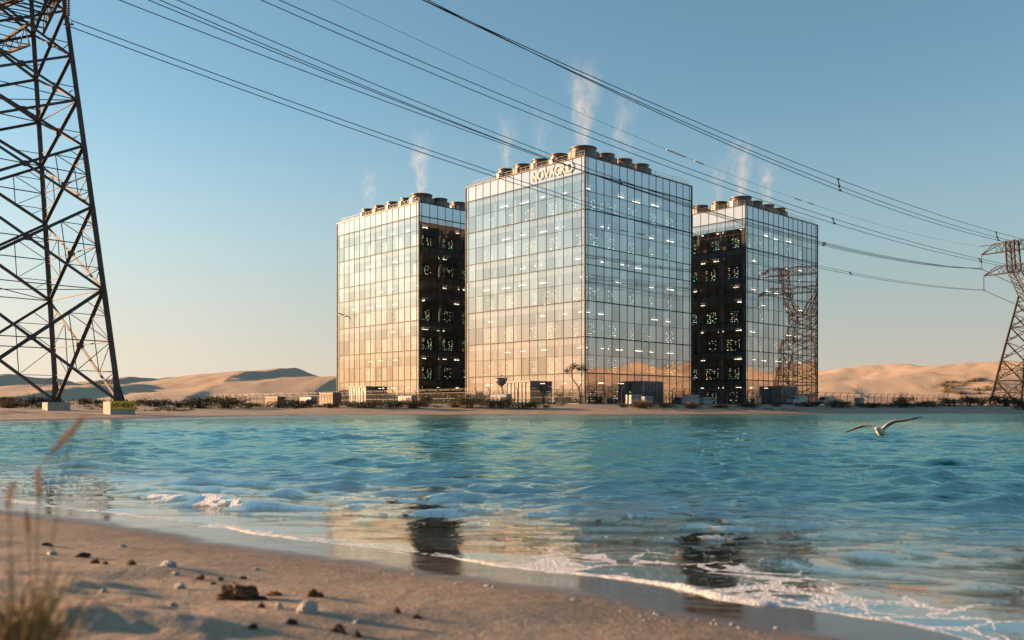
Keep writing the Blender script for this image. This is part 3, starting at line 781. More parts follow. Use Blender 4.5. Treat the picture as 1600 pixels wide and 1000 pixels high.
# --- near pylon at the left
L1, L2 = Vector(((186-CX)/F*100, 100, 0)), Vector(((88-CX)/F*112, 112, 0))
dv = L2-L1; L4 = L2+Vector((-dv.y, dv.x, 0)); L3 = L1+Vector((-dv.y, dv.x, 0))
cen = (L1+L2+L3+L4)/4
py_near = empty('pylon', (0, 0, 0)); tag(py_near, 'huge brownish lattice pylon on concrete blocks at the left edge', 'pylon', 'power pylons')
gz = {i: hz(p.x, p.y) for i, p in enumerate((L1, L2, L4, L3))}
BT = 1.72                                         # top of the footings
lv = [BT, 14.2, 23.4, 30.2, 35.3, 40.2, 45.2, 50.0, 54.6, 59.0, 63.2, 67.2]
half = lambda z: 1-.0107*(z-BT)
P_ = lattice(py_near, [(p.x, p.y) for p in (L1, L2, L4, L3)], (cen.x, cen.y), lv, half, M['steel'], .62, .33, .075)
mb = MB()
for i in range(4): mb.beam(P_(i, 67.2), (cen.x, cen.y, 74), .3)
mb.build('peak', M['steel'], py_near)
for i, p in enumerate((L1, L2, L4, L3)):          # flared foot plates and the concrete blocks below
    a = P_(i, BT); b = P_(i, BT+2.6); mb = MB()
    for k in range(4):
        t = PI/4+k*PI/2; q = a+Vector((.62*math.cos(t), .62*math.sin(t), .02)); 
        mb.add([q, a+Vector((.18*math.cos(t), .18*math.sin(t), .02)), b+Vector((.2*math.cos(t), .2*math.sin(t), 0)), b+Vector((.24*math.cos(t)*1.1, .24*math.sin(t), 0)), q+Vector((.06, .06, 0)), b+Vector((.06, .06, 0))], [(0, 1, 2, 3), (4, 5, 2, 1), (0, 3, 5, 4)])
    mb.beam(a-Vector((0, 0, .1)), b, .5); mb.box((a.x, a.y, BT+.05), (1.5, 1.5, .10))
    for sx in (-1, 1):
        for sy in (-1, 1): mb.box((a.x+sx*.6, a.y+sy*.6, BT+.17), (.12, .12, .2))
    mb.build('foot', M['steel'], py_near)
FOOT_ROT = math.radians(50)
foot_objs = []
for i, p in enumerate((L1, L2, L4, L3)):
    g = gz[i]-.35; h = BT-g; mb = MB(); mb.cham((0, 0, h/2), (2.62, 2.62, h), .05)
    o = mb.build('footing', M['concrete'], py_near, loc=(p.x, p.y, g), rz=FOOT_ROT-math.radians(9)); foot_objs.append(o)
adir = Vector((.735, -.678, 0))
tipL = []
for z, L in ((42.9, 18.0), (48.2, 17.2), (53.3, 16.4), (62.3, 13.0)):
    for s in (1, -1):
        tp = crossarm(py_near, M['steel'], cen, adir*s, z, L, half(z)*6.0, 2.4, .28, .09)
        if s == 1: tipL.append(tp)
for tp in tipL: insulator(py_near, tp, 4.1)
# sign fixed to the near block
def hv_sign():
    g = foot_objs[0]; root = empty('warning_sign'); tag(root, 'yellow high voltage sign with black writing on the near concrete block', 'sign')
    rz = g.rotation_euler.z; 
    root.matrix_world = Matrix.Translation(g.location) @ Matrix.Rotation(rz, 4, 'Z') @ Matrix.Translation((.02, -1.345, BT-g.location.z-.40))
    mb = MB(); mb.box((0, 0, 0), (2.5, .05, .92)); mb.build('plate', M['yellow'], root)
    cu = bpy.data.curves.new('t', 'FONT'); cu.body = 'HV\u202240kV'; cu.size = .78; cu.extrude = .006; cu.align_x = 'CENTER'; cu.align_y = 'CENTER'; cu.offset = .012; cu.space_character = 1.04
    o = bpy.data.objects.new('t', cu); C.objects.link(o); bpy.context.view_layer.update()
    me = bpy.data.meshes.new_from_object(o.evaluated_get(bpy.context.evaluated_depsgraph_get())); bpy.data.objects.remove(o)
    xs = [v.co.x for v in me.vertices]; ys = [v.co.y for v in me.vertices]; sc = 2.26/(max(xs)-min(xs)); mx, my = (max(xs)+min(xs))/2, (max(ys)+min(ys))/2
    for v in me.vertices: v.co = ((v.co.x-mx)*sc, (v.co.y-my)*1.0, v.co.z)
    me.materials.clear(); me.materials.append(M['black'])
    l = bpy.data.objects.new('lettering', me); link(l, root); l.rotation_euler = (PI/2, 0, 0); l.location = (0, -.033, 0)
    mb = MB()
    for sx in (-1, 1):
        for sz in (-1, 1): mb.box((sx*1.18, -.03, sz*.39), (.06, .03, .06))
    mb.build('bolts', M['rail'], root)
hv_sign()
# --- right pylon: narrow waist, opening upwards to two crossarms
py_far = empty('pylon', (0, 0, 0)); tag(py_far, 'distant narrow waisted lattice pylon at the right edge with two crossarms', 'pylon', 'power pylons')
DP = 256.0; KP = DP/230; pc = Vector(((1618-CX)/F*DP, DP, 0)); gp = hz(pc.x, pc.y)
ft = [(pc.x+11.0*KP*math.cos(math.radians(a)), pc.y+11.0*KP*math.sin(math.radians(a))) for a in (168, 258, 348, 78)]
zw = CH+(HY-462)/F*DP; z1 = CH+(HY-421)/F*DP; z2 = CH+(HY-386)/F*DP
half2 = lambda z: max(.36, 1-.64*(z-gp)/(zw-gp))
lv2 = [gp-.1, gp+6.6*KP, gp+12*KP, gp+16.6*KP, gp+20.4*KP, gp+23.6*KP, gp+26.4*KP, zw]
P2 = lattice(py_far, ft, (pc.x, pc.y), lv2, half2, M['steel_far'], .55, .30, .12)
AD = Vector((math.cos(math.radians(122)), math.sin(math.radians(122)), 0)); SD = Vector((-AD.y, AD.x, 0))
for s in (1, -1):                                  # the two limbs of the Y
    mb = MB(); k = []
    for q in (-1, 1):
        a0 = pc+AD*s*3.2*KP+SD*q*2.2; a0.z = zw; a1 = pc+AD*s*6.6*KP+SD*q*1.5; a1.z = z1+.5; a2 = pc+AD*s*7.2*KP+SD*q*1.2; a2.z = z2+2.6*KP
        b0 = pc+AD*s*.8*KP+SD*q*2.2; b0.z = zw; b1 = pc+AD*s*4.4*KP+SD*q*1.5; b1.z = z1+.5; b2 = pc+AD*s*5.0*KP+SD*q*1.2; b2.z = z2+2.6*KP
        for c_ in ((a0, a1), (a1, a2), (b0, b1), (b1, b2)): mb.angle(c_[0], c_[1], .36)
        k.append((a0, a1, a2, b0, b1, b2))
        n = 5
        for (u0, u1, w0, w1) in ((a0, a1, b0, b1), (a1, a2, b1, b2)):
            for i in range(n):
                mb.beam(lerp(u0, u1, i/n), lerp(w0, w1, (i+1)/n), .14); mb.beam(lerp(w0, w1, i/n), lerp(u0, u1, (i+1)/n), .14)
    for j in range(6):
        u, v = k[0][j], k[1][j]
        mb.beam(u, v, .14)
    for (i0, i1) in ((0, 1), (1, 2)):
        for i in range(5): mb.beam(lerp(k[0][i0], k[0][i1], i/5), lerp(k[1][i0], k[1][i1], (i+1)/5), .13)
    mb.build('limb', M['steel_far'], py_far)
def beam_arm(z, L, hgt, root, tail):
    mb = MB()
    n = 14
    for q in (-1, 1):
        for zz, LL in ((z, L), (z+hgt, L-4.5)):
            A = pc+AD*LL+SD*q*(1.2 if LL < L else .2); B = pc-AD*LL+SD*q*(1.2 if LL < L else .2); A.z = B.z = zz
            mids = [pc+AD*5*s+SD*q*1.2 for s in (1, -1)]; 
            for m_ in mids: m_.z = zz
            mb.angle(A, mids[0], .24); mb.angle(mids[0], mids[1], .24); mb.angle(mids[1], B, .24)
        tA = pc+AD*L+SD*q*.2; tA.z = z; tB = pc-AD*L+SD*q*.2; tB.z = z
        uA = pc+AD*(L-4.5)+SD*q*1.2; uA.z = z+hgt; uB = pc-AD*(L-4.5)+SD*q*1.2; uB.z = z+hgt
        mb.angle(tA, uA, .3); mb.angle(tB, uB, .3)
        for i in range(n):
            x0, x1 = lerp(L-4.5, -(L-4.5), i/n), lerp(L-4.5, -(L-4.5), (i+1)/n); xm = (x0+x1)/2
            p0 = pc+AD*x0+SD*q*1.2; p1 = pc+AD*x1+SD*q*1.2; pm = pc+AD*xm+SD*q*1.2
            p0.z = p1.z = z+hgt; pm.z = z; mb.beam(p0, pm, .10); mb.beam(pm, p1, .10)
    if tail:
        for s in (1, -1):
            a = pc+AD*s*(L-4.5); a.z = z+hgt; b = pc+AD*s*(L+.4); b.z = z+hgt+.1; mb.beam(a, b, .22)
    mb.build('crossarm', M['steel_far'], root)
beam_arm(z1, 13.6*KP, 1.9*KP, py_far, False); beam_arm(z2, 14.2*KP, 2.3*KP, py_far, True)
tips = {}
for nm, z, L in (('lo', z1, 13.6*KP), ('hi', z2, 14.2*KP)):
    for s in (1, -1):
        t = pc+AD*s*L; t.z = z; insulator(py_far, t, 3.7, 13, .22); tips[nm+('L' if s > 0 else 'R')] = t+Vector((0, 0, -4.2))
for s in (1, -1): t = pc+AD*s*14.6*KP; t.z = z2+2.4*KP; tips['e'+('L' if s > 0 else 'R')] = t
for i, f in enumerate(ft):
    mb = MB(); mb.cham((0, 0, .5), (1.9, 1.9, 1.0), .05); mb.build('footing', M['concrete'], py_far, loc=(f[0], f[1], hz(*f)-.5))

# ------------------------------------------------------------------ conductors
def cable_pts(A, B, sag, n=90):
    return [lerp(A, B, t)-Vector((0, 0, 4*sag*t*(1-t))) for t in [k/n for k in range(n+1)]]
def sag_for(A, B, px, py):
    k = (px-CX)/F; t = (k*A.y-A.x)/((B.x-A.x)-k*(B.y-A.y)); t = min(max(t, .05), .95)
    Y_ = A.y+(B.y-A.y)*t; z = CH+(HY-py)/F*Y_
    return (A.z+(B.z-A.z)*t-z)/(4*t*(1-t))
def bundle(label, wires, spacers, r=.05, marks=()):
    """wires: (A, B, (px, py) passed through)"""
    root = empty('power_line', wires[0][0]); tag(root, label, 'power line', 'overhead lines between the pylons'); o0 = Vector(wires[0][0]); paths = []
    for A, B, via in wires:
        A, B = Vector(A), Vector(B); sg = via if isinstance(via, (int, float)) else sag_for(A, B, *via); pts = cable_pts(A, B, sg); paths.append(pts)
        mb = MB(); mb.tube([p-o0 for p in pts], r, 5); mb.build('cable', M['cable'], root, smooth=True)
    for t in spacers:
        i = int(t*90); mb = MB(); ps = [pp[i]-o0 for pp in paths]
        for a, b in zip(ps[:-1], ps[1:]): mb.beam(a, b, .14)
        for p_ in ps: mb.box(p_, (.34, .34, .2))
        mb.build('spacer', M['black'], root)
    for t in marks:
        i = int(t*90); p = paths[0][i]-o0; q = paths[0][i+1]-o0; mb = MB(); mb.tube([p, lerp(p, q, .5), q], .13, 6); mb.build('marker', M['marker'], root)
def A_(px, py, D): return at(px, py, D)
V = Vector
bundle('lowest pair of cables hanging from the visible insulator of the near pylon', [(A_(112, 32, 87.3), tips['loL']+V((-.4, 0, .1)), (775, 270)), (A_(105, 40, 87.3), tips['loL']+V((.4, 0, -.1)), (775, 277))], (.66,))
bundle('four cables second from the bottom crossing in front of the middle tower', [(A_(130, -65, 86), tips['hiL']+V((-.4, 0, .25)), (667, 165)), (A_(130, -52, 86), tips['hiL']+V((-.3, 0, .1)), (667, 174)), (A_(130, -43, 86), tips['hiL']+V((.3, 0, .0)), (667, 176)), (A_(130, -22, 86), tips['hiL']+V((.4, 0, -.15)), (667, 182))], (.325, .60))
bundle('pair of cables passing just above the middle tower roof corner', [(A_(130, -137, 84), tips['loR']+V((-.4, 0, .1)), (800, 155)), (A_(130, -124, 84), tips['loR']+V((.4, 0, -.1)), (800, 166))], (.50, .74))
bundle('thin single earth wire with pale marker sleeves', [(A_(130, -190, 84), tips['eL'], (880, 165))], (), .025, (.37, .385, .405, .55, .57))
bundle('topmost three cables running to the far pylon', [(A_(250, -195, 70), tips['hiR']+V((-.4, 0, .1)), (985, 146)), (A_(250, -205, 70), tips['hiR']+V((0, 0, -.25)), (985, 153)), (A_(250, -220, 70), tips['hiR']+V((.4, 0, .1)), (985, 156))], (.44, .72))
for nm, lb in (('loL', 'pair of cables leaving the far pylon from its lower crossarm'), ('hiL', 'pair of cables leaving the far pylon from its upper crossarm')):
    t = tips[nm]; e = t+V((150, 88, -9)); bundle(lb, [(t+V((-.4, 0, .1)), e+V((-.4, 0, .1)), 7.0), (t+V((.4, 0, -.1)), e+V((.4, 0, -.1)), 7.0)], (), .045)

# ------------------------------------------------------------------ fence
CORN = Vector(((905-CX)/F*163, 163, 0)); eL = Vector((math.cos(math.radians(133.6)), math.sin(math.radians(133.6)), 0)); eR = Vector((eL.y, -eL.x, 0))
def run_len(e, px):                               # length of a run that ends at a picture column
    k = (px-CX)/F; return (k*CORN.y-CORN.x)/(e.x-k*e.y)
fence = empty('security_fence', (CORN.x, CORN.y, 1.55)); tag(fence, 'long chain link security fence with bent barbed wire posts around the towers', 'fence'); fo = Vector(fence.location)
def fz(p): return max(hz(p.x, p.y), 1.45)+.06
for e, out, px in ((eL, Vector((-eR.x, -eR.y, 0)), 340), (eR, Vector((-eL.x, -eL.y, 0)), 1482)):
    Ln = run_len(e, px); n = int(round(Ln/4.0)); 
    pts = [CORN+e*(Ln*k/n) for k in range(n+1)]
    for k, p in enumerate(pts):
        if k == 0 and e is eR: continue
        z = fz(p); b = Vector((p.x, p.y, z)); mb = MB()
        mb.tube([b-V((0, 0, .3))-fo, b+V((0, 0, 2.55))-fo, b+V((0, 0, 2.75))+out*.03-fo, b+V((0, 0, 2.98))+out*.16-fo, b+V((0, 0, 3.18))+out*.40-fo, b+V((0, 0, 3.28))+out*.66-fo], .075, 6)
        mb.build('fence_post', M['fence'], fence)
    mb = MB(); mr = MB()
    for a, b in zip(pts[:-1], pts[1:]):
        za, zb = fz(a), fz(b); A0, B0 = Vector((a.x, a.y, za))-fo, Vector((b.x, b.y, zb))-fo
        mb.add([A0+V((0, 0, .05)), B0+V((0, 0, .05)), B0+V((0, 0, 2.5)), A0+V((0, 0, 2.5))], [(0, 1, 2, 3)])
        for h, o in ((2.5, 0), (1.3, 0)): mr.beam(A0+V((0, 0, h)), B0+V((0, 0, h)), .05)
        for h, o in ((2.98, .16), (3.14, .36), (3.28, .62)): mr.beam(A0+V((0, 0, h))+out*o, B0+V((0, 0, h))+out*o, .028)
    # local frame for the mesh pattern: x along the run
    o = mb.build('chain_link', M['chain'], fence); 
    Rz = Matrix.Rotation(math.atan2(e.y, e.x), 4, 'Z'); o.data.transform(Rz.inverted()); o.matrix_local = Rz
    mr.build('rail', M['fence'], fence)
    mk = MB()
    for a, b in zip(pts[:-1], pts[1:]): mk.beam(Vector((a.x, a.y, fz(a)-.28))-fo, Vector((b.x, b.y, fz(b)-.28))-fo, .30, .66)
    mk.build('kerb', M['concrete'], fence)

# louvred annexes against the tower faces
def annex(T, fc, a0, ln, dep, h, label):
    root = empty('louvred_annex'); tag(root, label, 'plant enclosure', 'louvred plant enclosures at the tower feet')
    root.matrix_world = TM(T)
    mb = MB(); f = lambda *k: fbox(mb, fc, *k)
    f(a0, a0+ln, dep-.25, dep, h-.35, h); f(a0, a0+.35, dep-.25, dep, 0, h-.35); f(a0+ln-.35, a0+ln, dep-.25, dep, 0, h-.35); mb.build('frame', M['frame_pale'], root)
    mb = MB(); f = lambda *k: fbox(mb, fc, *k)
    f(a0+.02, a0+.20, .2, dep-.26, 0, h-.02); f(a0+ln-.2, a0+ln-.02, .2, dep-.26, 0, h-.02); f(a0+.2, a0+ln-.2, .2, dep-.26, h-.2, h-.02); mb.build('housing', M['louver'], root)
    mb = MB(); n = 18
    for k in range(n):
        z = .2+k*(h-.6)/n; fbox(mb, fc, a0+.36, a0+ln-.36, dep-.21, dep-.10, z, z+(h-.6)/n*.62)
    mb.build('louvres', M['louver'], root)
    mb = MB()
    for k in range(1, 6):
        a = a0+.35+(ln-.7)*k/6; fbox(mb, fc, a-.06, a+.06, dep-.09, dep+.02, 0, h-.36)
    mb.build('posts', M['frame_pale'], root)
    mb = MB(); fbox(mb, fc, a0+.4, a0+ln-.4, dep-.6, dep-.5, .1, h-.4); mb.build('backing', M['dark'], root)
annex(main, 0, 12.0, 7.2, 3.2, 4.9, 'pale framed louvred enclosure against the left face of the middle tower')
annex(left_t, 0, 17.5, 7.5, 3.2, 4.9, 'pale framed louvred enclosure against the left face of the left tower')
annex(main, 1, 14.0, 7.0, 3.2, 4.9, 'shaded louvred enclosure against the right face of the middle tower')
annex(right_t, 1, 11.5, 7.4, 3.2, 4.9, 'shaded louvred enclosure against the right face of the right tower')

# plant and vehicles behind the fence
def gen_set(px, py, D, rz, k, label):
    """white generator in a rounded canopy on a skid, louvred end and exhaust"""
    p = at(px, py, D); g = hz(p.x, p.y); root = empty('generator', (p.x, p.y, g), math.radians(rz)); tag(root, label, 'generator', 'generator sets behind the fence'); L, Wd, H = 3.9*k, 1.7*k, 1.95*k
    mb = MB(); sec = []
    for t in range(9):
        a = PI*t/8; sec.append((-Wd/2*math.cos(a)*(1 if 0 < t < 8 else 1), H-.45*k+.45*k*math.sin(a)**.7))
    sec = [(-Wd/2, .3*k)]+sec+[(Wd/2, .3*k)]; n = len(sec)
    vs = [(x, y, z) for x in (-L/2, L/2) for y, z in sec]; mb.add(vs, [tuple(range(n)), tuple(range(2*n-1, n-1, -1))]+[(i, n+i, n+(i+1) % n, (i+1) % n) for i in range(n)])
    mb.build('canopy', M['paint_white'], root)
    mb = MB(); mb.box((0, 0, .2*k), (L*1.02, Wd*.9, .2*k)); 
    for s in (-1, 1): mb.box((s*L*.35, 0, .05*k), (.25*k, Wd, .12*k))
    mb.build('skid', M['dark'], root)
    for x in (-.28, .28):
        mb = MB(); mb.box((x*L, -Wd/2-.012, H*.5), (L*.30, .03, H*.42))
        for j in range(6): mb.box((x*L, -Wd/2-.035, H*.34+j*H*.065), (L*.28, .04, H*.025))
        mb.build('vent', M['dark' if x > 0 else 'louver'], root)
    mb = MB(); mb.tube([(L*.3, 0, H), (L*.3, 0, H+.35*k), (L*.36, 0, H+.5*k)], .07*k, 8); mb.build('exhaust', M['louver'], root)
def cabinet(px, py, D, rz, sz, mat, label, name='cabinet', cat='equipment cabinet', grp='equipment cabinets behind the fence'):
    p = at(px, py, D); g = hz(p.x, p.y); L, Wd, H = sz; root = empty(name, (p.x, p.y, g), math.radians(rz)); tag(root, label, cat, grp)
    mb = MB(); mb.cham((0, 0, H/2+.08), (L, Wd, H-.16), .05); mb.build('housing', M[mat], root)
    mb = MB(); mb.box((0, 0, .06), (L*.96, Wd*.96, .16)); mb.build('plinth', M['dark'], root)
    n = max(2, int(L/1.0)); 
    for k in range(n):
        mb = MB(); x = -L/2+(k+.5)*L/n; mb.box((x, -Wd/2-.015, H*.52), (L/n*.86, .03, H*.74))
        for j in range(5): mb.box((x, -Wd/2-.04, H*.62+j*H*.05), (L/n*.6, .03, H*.022), 1)
        mb.box((x+L/n*.36, -Wd/2-.05, H*.5), (.04, .05, .2), 1); mb.build('door', [M[mat], M['dark']], root)
def van(px, py, D, rz, label):
    p = at(px, py, D); g = hz(p.x, p.y); root = empty('parked_van', (p.x, p.y, g), math.radians(rz)); tag(root, label, 'van', 'vans parked behind the fence')
    pr = [(-2.45, .35), (-2.5, .9), (-2.45, 1.9), (-2.2, 2.12), (.9, 2.12), (1.3, 1.98), (1.85, 1.25), (2.4, 1.05), (2.5, .7), (2.48, .35)]; n = len(pr); mb = MB()
    vs = [(x, s*(.95 if z < 1.3 else .86), z) for s in (-1, 1) for x, z in pr]
    mb.add(vs, [tuple(range(n)), tuple(range(2*n-1, n-1, -1))]+[(i, n+i, n+(i+1) % n, (i+1) % n) for i in range(n)]); mb.build('body', M['paint_white'], root)
    for s in (-1, 1):
        mb = MB(); f = [(.35, 1.28), (.35, 1.88), (1.22, 1.86), (1.68, 1.28)]; q = [(x, s*(.965 if z < 1.3 else .885), z) for x, z in f]; mb.add(q, [(0, 1, 2, 3)]); mb.build('side_window', M['window'], root)
        for x in (-1.5, 1.55):
            mb = MB(); mb.lathe([(.36, -.12), (.36, .12)], 18); o = mb.build('wheel', M['tyre'], root); o.rotation_euler = (PI/2, 0, 0); o.location = (x, s*.86, .36)
            mb = MB(); mb.lathe([(.2, -.135), (.2, .135)], 12); mb.build('rim', M['frame_pale'], o)
    mb = MB(); q = [(1.36, s*.78, 1.9) for s in (-1, 1)]+[(1.84, s*.84, 1.3) for s in (1, -1)]; q = [(x+.02, y, z+.01) for x, y, z in q]; mb.add(q, [(0, 1, 2, 3)]); mb.build('windscreen', M['window'], root)
    mb = MB(); mb.box((2.51, 0, .5), (.06, 1.7, .2)); mb.build('bumper', M['dark'], root)
gen_set(783, 620, 170, -40, 1.0, 'white rounded generator left of the middle louvred enclosure')
gen_set(637, 620, 190, -40, 1.05, 'white rounded generator in front of the left tower corner')
gen_set(482, 622, 215, -40, 1.1, 'white rounded generator standing left of the left tower')
cabinet(990, 622, 168, 35, (2.6, 1.6, 1.9), 'paint_white', 'pale cabinet nearest the middle tower corner beside the right louvred enclosure')
cabinet(1010, 622, 170, 40, (2.2, 1.3, 1.5), 'paint_grey', 'low blue grey cabinet just right of a pale taller one')
cabinet(1079, 622, 178, 40, (3.4, 1.7, 1.9), 'paint_white', 'wide white cabinet under the gap between middle and right towers')
cabinet(1102, 622, 182, 40, (2.6, 1.4, 1.5), 'paint_grey', 'low grey cabinet in front of the right tower dark face')
van(1245, 622, 200, 215, 'white van parked before the right tower enclosure')
van(1291, 622, 214, 215, 'white van parked just right of the right tower')
cabinet(1343, 622, 225, 42, (2.2, 1.4, 2.0), 'paint_grey', 'upright grey cabinet alone right of the parked vans')
cabinet(430, 622, 240, -40, (5.5, 2.4, 2.5), 'container', 'long pale container at the far left behind the fence', 'storage_container', 'container', 'containers behind the fence')
cabinet(516, 620, 205, -40, (5.0, 2.4, 2.9), 'container', 'tall grey container at the left foot of the left tower', 'storage_container', 'container', 'containers behind the fence')
# ------------------------------------------------------------------ shrubs on the far bank
def leafmat(name, c0, c1, c2):
    t = NT(name); r = t.n('ObjectInfo').outputs['Random']; p = t.obj(); a = t.noise(1.3, p, 4); b = t.attr('leaf')
    c = t.mix(t.ramp(a, .35, .65), c0, c1); c = t.mix(t.ramp(b, .5, 1.0), c, c2)
    hs = t.n('HueSaturation', {'Color': c}); t.put(hs.inputs['Value'], t.math('MULTIPLY_ADD', r, .5, .75))
    return t.done(t.pbr(Base_Color=hs.outputs[0], Roughness=.8))
M['leaf_dark'] = leafmat('leaf_dark', (.035, .045, .022), (.055, .058, .026), (.085, .065, .028))
M['leaf_olive'] = leafmat('leaf_olive', (.09, .075, .030), (.13, .095, .040), (.17, .11, .045))
M['leaf_rust'] = leafmat('leaf_rust', (.17, .085, .032), (.22, .12, .05), (.13, .08, .035))
M['twig'] = plain('twig', (.11, .075, .05), .9)
def shrub_mesh(name, seed, mat, spiky=0.0, dense=900):
    r = random.Random(seed); mb = MB(); lv = []
    lobes = [(r.uniform(-.42, .42), r.uniform(-.35, .35), r.uniform(.18, .55), r.uniform(.18, .34)) for _ in range(11)]
    for _ in range(dense):
        x, y, z, q = r.choice(lobes); d = Vector((r.gauss(0, 1), r.gauss(0, 1), r.gauss(0, .85))).normalized()*q*r.uniform(.45, 1.05)
        c = Vector((x, y, z))+d
        if c.z < .015: c.z = r.uniform(.01, .12)
        n = (d.normalized()+Vector((r.gauss(0, .7), r.gauss(0, .7), r.gauss(0, .7)))).normalized(); u = n.orthogonal().normalized(); v = n.cross(u); a = r.uniform(0, 6.28); u, v = u*math.cos(a)+v*math.sin(a), v*math.cos(a)-u*math.sin(a)
        s = r.uniform(.018, .042); k = r.uniform(1.2, 2.6)
        mb.add([c-u*s*k, c+v*s*.6, c+u*s*k, c-v*s*.6], [(0, 1, 2, 3)]); lv += [r.random()]*4
    for _ in range(int(26+60*spiky)):
        a = r.uniform(0, 6.28); q = r.uniform(.05, .5); h = r.uniform(.55, .98+.25*spiky); b = Vector((q*.5*math.cos(a), q*.4*math.sin(a), 0)); t = Vector((q*1.15*math.cos(a), q*math.sin(a), h)); w = .012
        s = Vector((-math.sin(a), math.cos(a), 0)); mb.add([b-s*w, b+s*w, t], [(0, 1, 2)]); lv += [r.random()]*3
    me = bpy.data.meshes.new(name); me.from_pydata(mb.v, [], mb.f); at_ = me.attributes.new('leaf', 'FLOAT', 'POINT'); at_.data.foreach_set('value', lv); me.materials.append(mat); me.update(); return me
SH = {'d': [shrub_mesh('foliage', k, M['leaf_dark'], .2) for k in (1, 2, 3)], 'o': [shrub_mesh('foliage', k, M['leaf_olive'], .5) for k in (4, 5, 6)], 'r': [shrub_mesh('foliage', k, M['leaf_rust'], .9) for k in (7, 8)]}
SHRUBS = [(14, 637, 50, 12, 'r', 'low rusty brown shrub at the far left edge of the bank'), (48, 632, 62, 15, 'd', 'wide dark shrub left of the rear concrete block'), (2, 630, 40, 12, 'd', 'dark shrub cut off by the left picture edge'), (128, 632, 34, 12, 'd', 'small dark shrub between the two concrete blocks, nearer the rear one'), (150, 633, 26, 11, 'd', 'small dark shrub touching the yellow sign block on its left'),
          (216, 633, 30, 11, 'd', 'small dark shrub just right of the yellow sign'), (246, 635, 46, 13, 'd', 'dark shrub second to the right of the yellow sign'), (280, 636, 44, 11, 'o', 'flat olive shrub third to the right of the yellow sign'), (312, 637, 46, 19, 'd', 'tall round dark shrub left of the fence end'), (354, 637, 52, 20, 'o', 'big olive brown shrub covering the left fence end'),
          (392, 636, 30, 8, 'o', 'flat olive scrub before the left fence posts'), (440, 637, 54, 14, 'd', 'broad dark shrub before the long pale container'), (470, 637, 42, 15, 'd', 'dark shrub at the feet of the leftmost white generator'), (516, 637, 32, 9, 'd', 'small dark shrub before the tall grey container'), (548, 635, 24, 9, 'd', 'small dark shrub below the left edge of left tower'), (574, 637, 54, 11, 'd', 'wide low dark shrub before the left louvred enclosure'), (612, 637, 44, 13, 'd', 'dark shrub left of the generator by the left tower corner'), (646, 637, 40, 14, 'r', 'orange brown shrub before the left tower near corner'), (664, 634, 18, 18, 'o', 'narrow tall olive shrub right of the left tower corner'),
          (712, 636, 16, 8, 'r', 'smallest rusty tuft below the dark glass of left tower'), (732, 637, 46, 20, 'o', 'tall spiky brown shrub where left and middle towers meet'), (784, 637, 46, 17, 'd', 'dark shrub hiding the lower half of the middle generator'), (820, 638, 46, 13, 'd', 'dark shrub before the middle louvred enclosure'), (853, 637, 10, 5, 'o', 'tiny olive tuft on the bare sand under the middle tower'),
          (974, 636, 14, 6, 'd', 'tiny dark tuft left of the golden shrub'), (1006, 637, 36, 13, 'r', 'round golden brown shrub before the pale cabinets'), (1040, 637, 26, 10, 'd', 'dark shrub right of the golden brown one'), (1083, 638, 24, 11, 'r', 'orange brown shrub below the gap of the middle and right towers'), (1124, 637, 26, 7, 'r', 'flat rusty shrub under the dark glass of right tower'), (1172, 636, 36, 8, 'd', 'low dark shrub below the right tower near corner'), (1214, 635, 16, 9, 'd', 'small dark shrub left of the parked vans'), (1262, 635, 40, 9, 'd', 'dark shrub before the van at the right enclosure'), (1308, 636, 44, 12, 'd', 'dark shrub right of the right tower edge'), (1362, 636, 50, 9, 'd', 'long low dark shrub before the upright grey cabinet'), (1412, 636, 52, 9, 'd', 'long low dark shrub below the right fence run, middle one'), (1452, 635, 46, 10, 'd', 'dark shrub near the right fence end'), (1480, 634, 30, 14, 'd', 'dark shrub at the end post of the right fence'), (1514, 634, 28, 19, 'd', 'tall dark shrub left of the right pylon'), (1535, 633, 26, 14, 'o', 'olive shrub beside the left foot of the right pylon'), (1572, 634, 44, 18, 'd', 'large dark shrub between the feet of the right pylon'), (1602, 631, 36, 20, 'd', 'dark shrub cut off by the right picture edge'),
          (1410, 628, 30, 16, 'r', 'reddish tall bush standing behind the right fence'), (1300, 629, 16, 14, 'r', 'reddish bush behind the fence right of the right van')]
rs2 = random.Random(4)
for px, py, w, h, k, lb in SHRUBS:
    g = ground_at(px, py+.6)
    if 'behind the' in lb and k == 'r' and px > 1200: g = at(px, py, 235); g.z = hz(g.x, g.y)
    if g.y > 260: g = at(px, py, 200); g.z = hz(g.x, g.y)
    o = bpy.data.objects.new('shrub', rs2.choice(SH[k])); link(o); W_ = w/F*g.y/.92; H_ = 1.2*h/F*g.y/.95
    o.location = g-Vector((0, 0, .04)); o.scale = (W_, max(W_*.7, 1.0), H_*1.05); o.rotation_euler.z = rs2.uniform(-.3, .3)+rs2.choice((0, PI))
    tag(o, lb, 'shrub', 'desert shrubs along the far bank')
